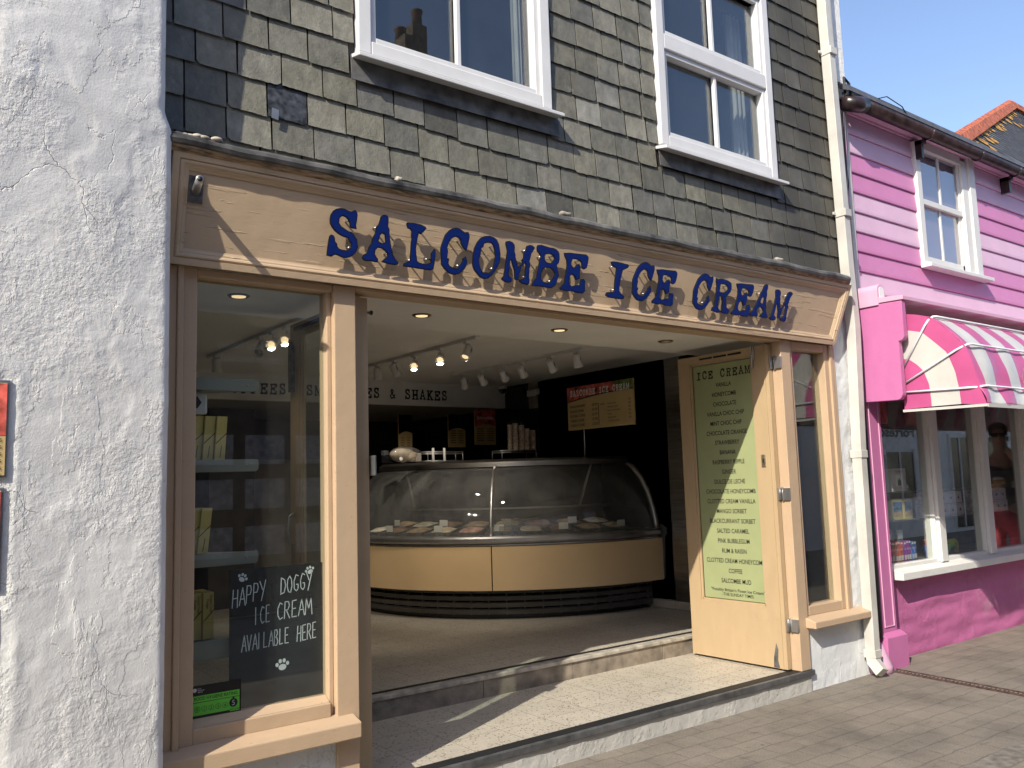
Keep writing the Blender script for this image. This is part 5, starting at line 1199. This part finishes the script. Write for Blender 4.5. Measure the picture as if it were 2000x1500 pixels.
def fudge(x, z, lean, label, words):
    t = thing('fudge_box', label, 'fudge box', (x, .26, z), 'yellow fudge boxes in the left window')
    w_, h, d = .052, .205, .16; y = .20
    def xf(p): return (x+p[0]+lean*p[2], y+p[1]+.25*p[0], z+p[2])
    MB().box(0, w_, 0, d, 0, h, xf=xf).build('carton', 'fudge', t, .002)
    m = MB()
    m.poly([xf(p) for p in ((0, -.0015, h*.36), (w_, -.0015, h*.60), (w_, -.0015, h*.63), (0, -.0015, h*.39))])
    if words:
        a, b = Vector(xf((w_*.62, -.0015, h*.95))), Vector(xf((w_*.62, -.0015, 0))); dn = (b-a).normalized()
        rt = (Vector(xf((1, -.0015, 0)))-Vector(xf((0, -.0015, 0)))).normalized()
        text(m, 'Clotted Cream', .013, a, dn, rt, 'L', width=.085); text(m, 'Fudge', .013, a-rt*.018+dn*.02, dn, rt, 'L', width=.04)
    else: m.poly([xf(p) for p in ((w_*.45, -.0015, .01), (w_*.52, -.0015, .01), (w_*.62, -.0015, h*.33), (w_*.55, -.0015, h*.33))])
    m.build('lettering', 'brownink', t)
for i, x in enumerate((1.19, 1.245, 1.30)): fudge(x, 1.69, .06, ('yellow fudge box on the upper shelf nearest the window frame', 'yellow fudge box in the middle of the three on the upper shelf', 'yellow fudge box on the upper shelf furthest from the frame')[i], False)
for i, x in enumerate((1.175, 1.225)): fudge(x, 1.268, .10, ('leaning fudge box touching the window frame on the middle shelf', 'leaning fudge box on the middle shelf further from the frame')[i], False)
for i, x in enumerate((1.145, 1.20, 1.255)): fudge(x, .889, .0, ('upright Clotted Cream Fudge box nearest the frame on the lowest shelf', 'upright Clotted Cream Fudge box, middle one on the lowest shelf', 'upright Clotted Cream Fudge box beside the blackboard')[i], True)
# blackboard and food hygiene sticker
cbd = thing('blackboard', 'blackboard reading HAPPY DOGGY ICE CREAM AVAILABLE HERE with white paw prints', 'blackboard', (1.57, .09, .56))
MB().prism([(1.335, .075, .50), (1.86, .075, .50), (1.86, .075, 1.197), (1.333, .075, 1.195)], (0, .012, 0)).build('board', 'chalk', cbd)
HW = {'H': [[(0, 0), (.12, 1)], [(.5, 0), (.55, 1)], [(.05, .5), (.52, .55)]], 'A': [[(0, 0), (.35, 1), (.6, 0)], [(.12, .35), (.52, .38)]], 'P': [[(0, 0), (.1, 1), (.45, .98), (.52, .75), (.4, .5), (.06, .48)]], 'Y': [[(0, 1), (.28, .5)], [(.6, 1.05), (.15, -.1)]],
      'D': [[(.05, 0), (.1, 1), (.45, .85), (.55, .5), (.4, .1), (0, -.02)]], 'O': [[(.3, 1), (.08, .8), (.02, .4), (.15, .05), (.38, .02), (.52, .4), (.48, .8), (.3, 1)]], 'G': [[(.5, .92), (.25, 1), (.05, .6), (.08, .15), (.3, 0), (.48, .15), (.48, .42), (.3, .42)]], 'I': [[(.1, 0), (.12, 1)]],
      'C': [[(.5, .9), (.28, 1), (.06, .65), (.06, .25), (.25, 0), (.52, .1)]], 'E': [[(.5, 1), (.1, .98), (.06, 0), (.5, .02)], [(.08, .5), (.42, .53)]], 'R': [[(0, 0), (.08, 1), (.42, .98), (.5, .75), (.35, .52), (.06, .5)], [(.2, .5), (.52, 0)]], 'M': [[(0, 0), (.12, 1), (.36, .35), (.6, 1), (.68, 0)]],
      'V': [[(0, 1), (.25, 0), (.55, 1)]], 'L': [[(.08, 1), (.04, 0), (.45, .04)]], 'B': [[(.02, 0), (.08, 1), (.38, .98), (.45, .75), (.3, .54), (.07, .52), (.35, .5), (.5, .25), (.35, 0), (.02, 0)]]}
def hand(m, s, x0, x1, z0, z1, h, w_=.0042):
    n = len(s); adv = (x1-x0)/n
    for i, ch in enumerate(s):
        if ch not in HW: continue
        bx = x0+adv*i; bz = z0+(z1-z0)*i/n
        for st in HW[ch]:
            P_ = [Vector((bx+px*adv*1.45, .0735, bz+pz*h+rnd.uniform(-.001, .001))) for px, pz in st]
            for a, b in zip(P_, P_[1:]):
                t = (b-a).normalized(); nn = Vector((-t.z, 0, t.x))*w_/2; a = a-t*w_*.3; b = b+t*w_*.3; m.poly([a-nn, b-nn, b+nn, a+nn])
def paw(m, x, z, s, ang):
    for px, pz, rx, rz in ((0, 0, 1, .75), (-1.35, .75, .42, .5), (-.5, 1.5, .42, .52), (.5, 1.5, .42, .52), (1.35, .75, .42, .5)):
        ca, sa = math.cos(ang), math.sin(ang); cx = x+(px*ca-pz*sa)*s; cz = z+(px*sa+pz*ca)*s
        m.poly([(cx+(rx*math.cos(a)*ca-rz*math.sin(a)*sa)*s, .0735, cz+(rx*math.cos(a)*sa+rz*math.sin(a)*ca)*s) for a in [i*math.pi/8 for i in range(16)]])
m = MB(); hand(m, 'HAPPY', 1.342, 1.50, 1.03, 1.065, .078); hand(m, 'DOGGY', 1.565, 1.725, 1.068, 1.085, .075); hand(m, 'ICE', 1.445, 1.52, .945, .955, .075); hand(m, 'CREAM', 1.55, 1.72, .955, .965, .075)
hand(m, 'AVAILABLE', 1.385, 1.61, .835, .848, .068); hand(m, 'HERE', 1.645, 1.745, .845, .855, .07)
m.build('lettering', 'chalkpen', cbd)
m = MB(); paw(m, 1.385, 1.152, .0135, -.5); paw(m, 1.712, 1.158, .0135, .35); paw(m, 1.575, .742, .0185, 0.05); m.build('paw_print', 'chalkpen', cbd)
st = thing('hygiene_sticker', 'green and black FOOD HYGIENE RATING sticker showing 5 on left window glass', 'sticker', (1.265, .044, .585))
y = .0455
MB().prism([(1.155, y, .588), (1.374, y, .588), (1.374, y, .726), (1.155, y, .726)], (0, .001, 0)).build('backing', 'black', st)
m = MB(); m.prism([(1.163, y-.0006, .603), (1.325, y-.0006, .603), (1.325, y-.0006, .597), (1.367, y-.0006, .597), (1.367, y-.0006, .684), (1.163, y-.0006, .684)], (0, .0004, 0)); m.build('green_panel', 'green', st)
m = MB(); y2 = y-.0012
text(m, 'FOOD HYGIENE RATING', .0135, (1.265, y2, .665), FX, FZ, width=.185); m.box(1.163, 1.367, y2, y2+.0003, .6555, .6575)
def disc(cx, cz, r, yy): m.poly([(cx+r*math.cos(a), yy, cz+r*math.sin(a)) for a in [i*math.pi/12 for i in range(24)]])
for i in range(5):
    cx = 1.185+.0295*i
    for k in range(16):
        a0, a1 = k*math.pi/8, (k+1)*math.pi/8; m.poly([(cx+.0115*math.cos(a0), y2, .628+.0115*math.sin(a0)), (cx+.0115*math.cos(a1), y2, .628+.0115*math.sin(a1)), (cx+.0102*math.cos(a1), y2, .628+.0102*math.sin(a1)), (cx+.0102*math.cos(a0), y2, .628+.0102*math.sin(a0))])
    text(m, str(i), .011, (cx, y2, .6225), FX, FZ)
disc(1.340, .632, .0185, y2); m.poly([(1.333, y2, .656), (1.347, y2, .656), (1.340, y2, .648)]); text(m, 'VERY GOOD', .005, (1.346, y2, .602), FX, FZ)
m.build('lettering', 'black', st)
m = MB(); text(m, '5', .022, (1.340, y2-.0006, .621), FX, FZ); disc(1.174, .708, .0085, y2)
for i in range(3): text(m, ('Food', 'Standards', 'Agency')[i], .005, (1.186, y2, .711-.007*i), FX, FZ, 'L')
m.build('lettering', 'card', st)
t = thing('ticket_stub', 'small yellowish card stuck on the left door glass', 'card', (1.93, .3, 1.4)); MB().box(1.955, 1.957, .30, .42, 1.42, 1.52).build('card', 'curtain', t); MB().box(1.954, 1.955, .33, .39, 1.45, 1.49).build('label_patch', 'board_green', t)

# ------------------------------------------------------------------ across the street (seen mirrored in the glass)
YO = -6.4
ea = thing('estate_agent_shop', 'dark fronted holiday cottage agency across the street, mirrored in left window', 'building', (4, YO, 0))
m = MB(); m.box(-14, 9.2, YO-4.5, YO-.3, 0, 5.6); m.build('wall', 'plinth', ea)
m = MB(); m.prism([(-14.2, YO+.1, 5.5), (9.4, YO+.1, 5.5), (9.4, YO-2.4, 7.9), (-14.2, YO-2.4, 7.9)], (0, 0, .1)); m.prism([(-14.2, YO-4.9, 5.5), (9.4, YO-4.9, 5.5), (9.4, YO-2.4, 7.9), (-14.2, YO-2.4, 7.9)], (0, 0, .1)); m.build('roof', 'roof_slate', ea)
ef = box_part('shop_fascia', 'estate', ea, (-1, 9.0, YO-.3, YO, 2.7, 3.7))
box_part('shop_window', 'gloss_black', ea, (-1, 9.0, YO-.3, YO-.1, .05, 2.7))
m = MB(); text(m, 'Your local holiday', .105, (4.2, YO+.01, 3.27), (-1, 0, 0), FZ, 'L', width=.84); text(m, 'cottage specialist', .105, (4.2, YO+.01, 3.11), (-1, 0, 0), FZ, 'L', width=.80); m.build('lettering', 'white', ea)
for i, x in enumerate((3.1, 3.75, 4.4, 5.05)):
    for j, z in enumerate((.75, 1.32, 1.86)):
        t = MB().box(x, x+.5, YO-.095, YO-.085, z, z+.36).build('property_card', 'card', ea)
ch = thing('chimney_stack', 'stone chimney with two pots above the roofs, mirrored in upper left window', 'chimney', (7.4, YO-2.4, 7))
box_part('stack', 'brickred', ch, (7.50, 7.80, YO-2.7, YO-2.2, 7.2, 9.75), .01); box_part('stack', 'brickred', ch, (7.16, 7.44, YO-2.4, YO-1.9, 7.2, 9.3), .01)
for x, z in ((7.65, 9.75), (7.30, 9.3)): MB().lathe([(.10, 0), (.085, .22), (.11, .25), (.11, .29)], (x, YO-2.3, z), n=14).build('pot', 'terracotta', ch)
pb = thing('white_pub_building', 'white painted inn across the street lettered The Fortescue, mirrored in the pink shop', 'building', (19, YO, 0))
m = MB(); m.box(9.4, 36, YO-5, YO, 0, 5.0); m.build('wall', 'pub', pb)
m = MB(); m.prism([(9.2, YO+.25, 5.0), (36, YO+.25, 5.0), (36, YO-2.5, 6.3), (9.2, YO-2.5, 6.3)], (0, 0, .1)); m.build('roof', 'roof_slate', pb)
m = MB(); text(m, 'The Fortescue', .23, (20.7, YO+.01, 2.30), (-1, 0, 0), FZ, 'L', width=2.9); text(m, 'The Fortescue', .23, (20.71, YO+.012, 2.31), (-1, 0, 0), FZ, 'L', width=2.9); m.build('lettering', 'black', pb)
for x, z0, z1, w_ in ((18.4, .9, 1.95, 1.2), (21.4, .1, 2.3, .9), (23.2, .8, 2.2, 1.3), (26, .1, 2.3, 1.0)):
    fo = MB().box(x, x+w_, YO, YO+.03, z0, z1).build('window', 'gloss_black', pb); m = MB(); m.box(x-.08, x, YO, YO+.06, z0, z1+.08); m.box(x+w_, x+w_+.08, YO, YO+.06, z0, z1+.08); m.box(x+w_/2-.03, x+w_/2+.03, YO+.03, YO+.05, z0, z1); m.build('frame', 'white_paint', fo)

# ------------------------------------------------------------------ person behind the pink shop window
ps = thing('person', 'person in sunglasses, charcoal t-shirt and red shorts, reflected in the pink shop window', 'person', (9.95, -.25, 0))
PX = PY = PZ = 0.
def PW(v):
    # the person stands on the paving just beyond the shop window, turned towards the glass
    a = R(-65.7); x, y = v[0]*1.1, v[1]*1.1
    return Vector((9.93+x*math.cos(a)-y*math.sin(a), .256-(.506+x*math.sin(a)+y*math.cos(a)), v[2]*1.1))
def stand(m):
    for q in m.bm.verts: q.co = PW(q.co)
    return m
def skin(name, verts, edges, rad, mat, parent, lvl=1):
    me = bpy.data.meshes.new(name); me.from_pydata([tuple(PW(v)) for v in verts], edges, []); me.materials.append(M[mat])
    o = bpy.data.objects.new(name, me); COL.objects.link(o); adopt(o, parent)
    md = o.modifiers.new('skin', 'SKIN'); md.use_smooth_shade = True
    for i, r in enumerate(rad): me.skin_vertices[0].data[i].radius = (r[0]*1.1, r[1]*1.1) if isinstance(r, tuple) else (r*1.1, r*1.1)
    me.skin_vertices[0].data[0].use_root = True
    sb = o.modifiers.new('sub', 'SUBSURF'); sb.levels = lvl; sb.render_levels = lvl
    return o
V = [(0, 0, .96), (0, 0, 1.15), (0, -.01, 1.36), (0, 0, 1.47), (0, -.015, 1.56), (0, -.03, 1.64), (0, -.035, 1.72), (0, -.03, 1.79),
     (-.17, 0, 1.42), (-.235, -.06, 1.17), (-.13, -.27, 1.19), (-.06, -.31, 1.23), (.17, 0, 1.42), (.27, -.10, 1.20), (.16, -.24, 1.40), (.09, -.24, 1.52),
     (-.095, 0, .90), (-.10, -.01, .50), (-.10, .02, .10), (-.11, -.14, .04), (.095, 0, .90), (.10, -.01, .50), (.10, .02, .10), (.11, -.14, .04)]
E_ = [(0, 1), (1, 2), (2, 3), (3, 4), (4, 5), (5, 6), (6, 7), (3, 8), (8, 9), (9, 10), (10, 11), (3, 12), (12, 13), (13, 14), (14, 15), (0, 16), (16, 17), (17, 18), (18, 19), (0, 20), (20, 21), (21, 22), (22, 23)]
RD = [(.14, .10), (.135, .095), (.15, .10), (.075, .07), (.044, .046), (.070, .088), (.080, .10), (.055, .075), .062, .046, .034, .032, .062, .046, .034, .032, .085, .058, .042, .035, .085, .058, .042, .035]
# fingers and thumbs, rooted in the palms
for hand_i, d0 in ((11, (.6, -.3, .5)), (15, (-.5, -.35, .6))):
    b = Vector(V[hand_i]); d = Vector(d0).normalized(); s_ = d.cross(Vector((0, -1, 0))).normalized()
    for k, L in enumerate((.055, .065, .062, .05)):
        i0 = len(V); p = b+s_*(.027-.018*k)+d*.03; V += [tuple(p+d*L*.6), tuple(p+d*L+Vector((.0, -.012, -.008)))]; E_ += [(hand_i, i0), (i0, i0+1)]; RD += [.009, .007]
    i0 = len(V); V += [tuple(b+s_*.045+d*.012), tuple(b+s_*.055+d*.04)]; E_ += [(hand_i, i0), (i0, i0+1)]; RD += [.011, .008]
body = skin('body', V, E_, RD, 'skin', ps)
skin('t_shirt', [(0, 0, .98), (0, 0, 1.15), (0, -.008, 1.36), (0, 0, 1.45), (0, -.006, 1.5), (-.18, 0, 1.42), (-.225, -.04, 1.25), (.18, 0, 1.42), (.25, -.07, 1.27)], [(0, 1), (1, 2), (2, 3), (3, 4), (3, 5), (5, 6), (3, 7), (7, 8)], [(.20, .15), (.195, .145), (.205, .15), (.13, .11), (.078, .075), .10, .09, .10, .09], 'tee', body)
skin('shorts', [(0, 0, 1.02), (0, 0, .92), (-.10, 0, .84), (-.11, -.01, .55), (.10, 0, .84), (.11, -.01, .55)], [(0, 1), (1, 2), (2, 3), (1, 4), (4, 5)], [(.15, .115), (.16, .125), .11, .10, .11, .10], 'shorts', body)
m = MB()
m.ball((PX, PY-.022, PZ+1.765), .088, .105, .085, 16)
for v in m.bm.verts:
    if v.co.y < PY-.07 and v.co.z < PZ+1.79: v.co.y = PY-.06; v.co.z = max(v.co.z, PZ+1.77)
    if v.co.z < PZ+1.70: v.co.z = PZ+1.70
    v.co += Vector((.006*noise.noise(v.co*40), .006*noise.noise(v.co*38), .006*noise.noise(v.co*43)))
stand(m).build('hair', 'hair', body)
m = MB(); m.ball((PX, PY-.135, PZ+1.675), .013, .022, .028, 8); m.ball((PX-.08, PY-.03, PZ+1.68), .012, .022, .032, 8); m.ball((PX+.08, PY-.03, PZ+1.68), .012, .022, .032, 8); m.ball((PX, PY-.112, PZ+1.63), .026, .01, .007, 8); stand(m).build('face', 'skin', body)
m = MB(); m.ball((PX-.036, PY-.122, PZ+1.715), .033, .010, .022, 12); m.ball((PX+.036, PY-.122, PZ+1.715), .033, .010, .022, 12); m.box(PX-.07, PX+.07, PY-.126, PY-.118, PZ+1.725, PZ+1.735); m.box(PX-.082, PX-.074, PY-.12, PY, PZ+1.715, PZ+1.727); m.box(PX+.074, PX+.082, PY-.12, PY, PZ+1.715, PZ+1.727); stand(m).build('sunglasses', 'shades', body)
m = MB(); m.box(PX-.07, PX+.0, PY-.128, PY-.126, PZ+1.19, PZ+1.27); m.box(PX+.05, PX+.12, PY-.126, PY-.124, PZ+1.20, PZ+1.27); stand(m).build('shirt_print', 'card', body)
t = thing('bread_roll', 'round bread roll held at chest height by the person in sunglasses', 'bread roll', tuple(PW((-.04, -.36, 1.27)))); stand(MB().ball((PX-.035, PY-.365, PZ+1.275), .055, .05, .03, 14)).build('crust', 'bun', t); stand(MB().ball((PX-.035, PY-.365, PZ+1.292), .052, .048, .026, 14)).build('top', 'white', t)
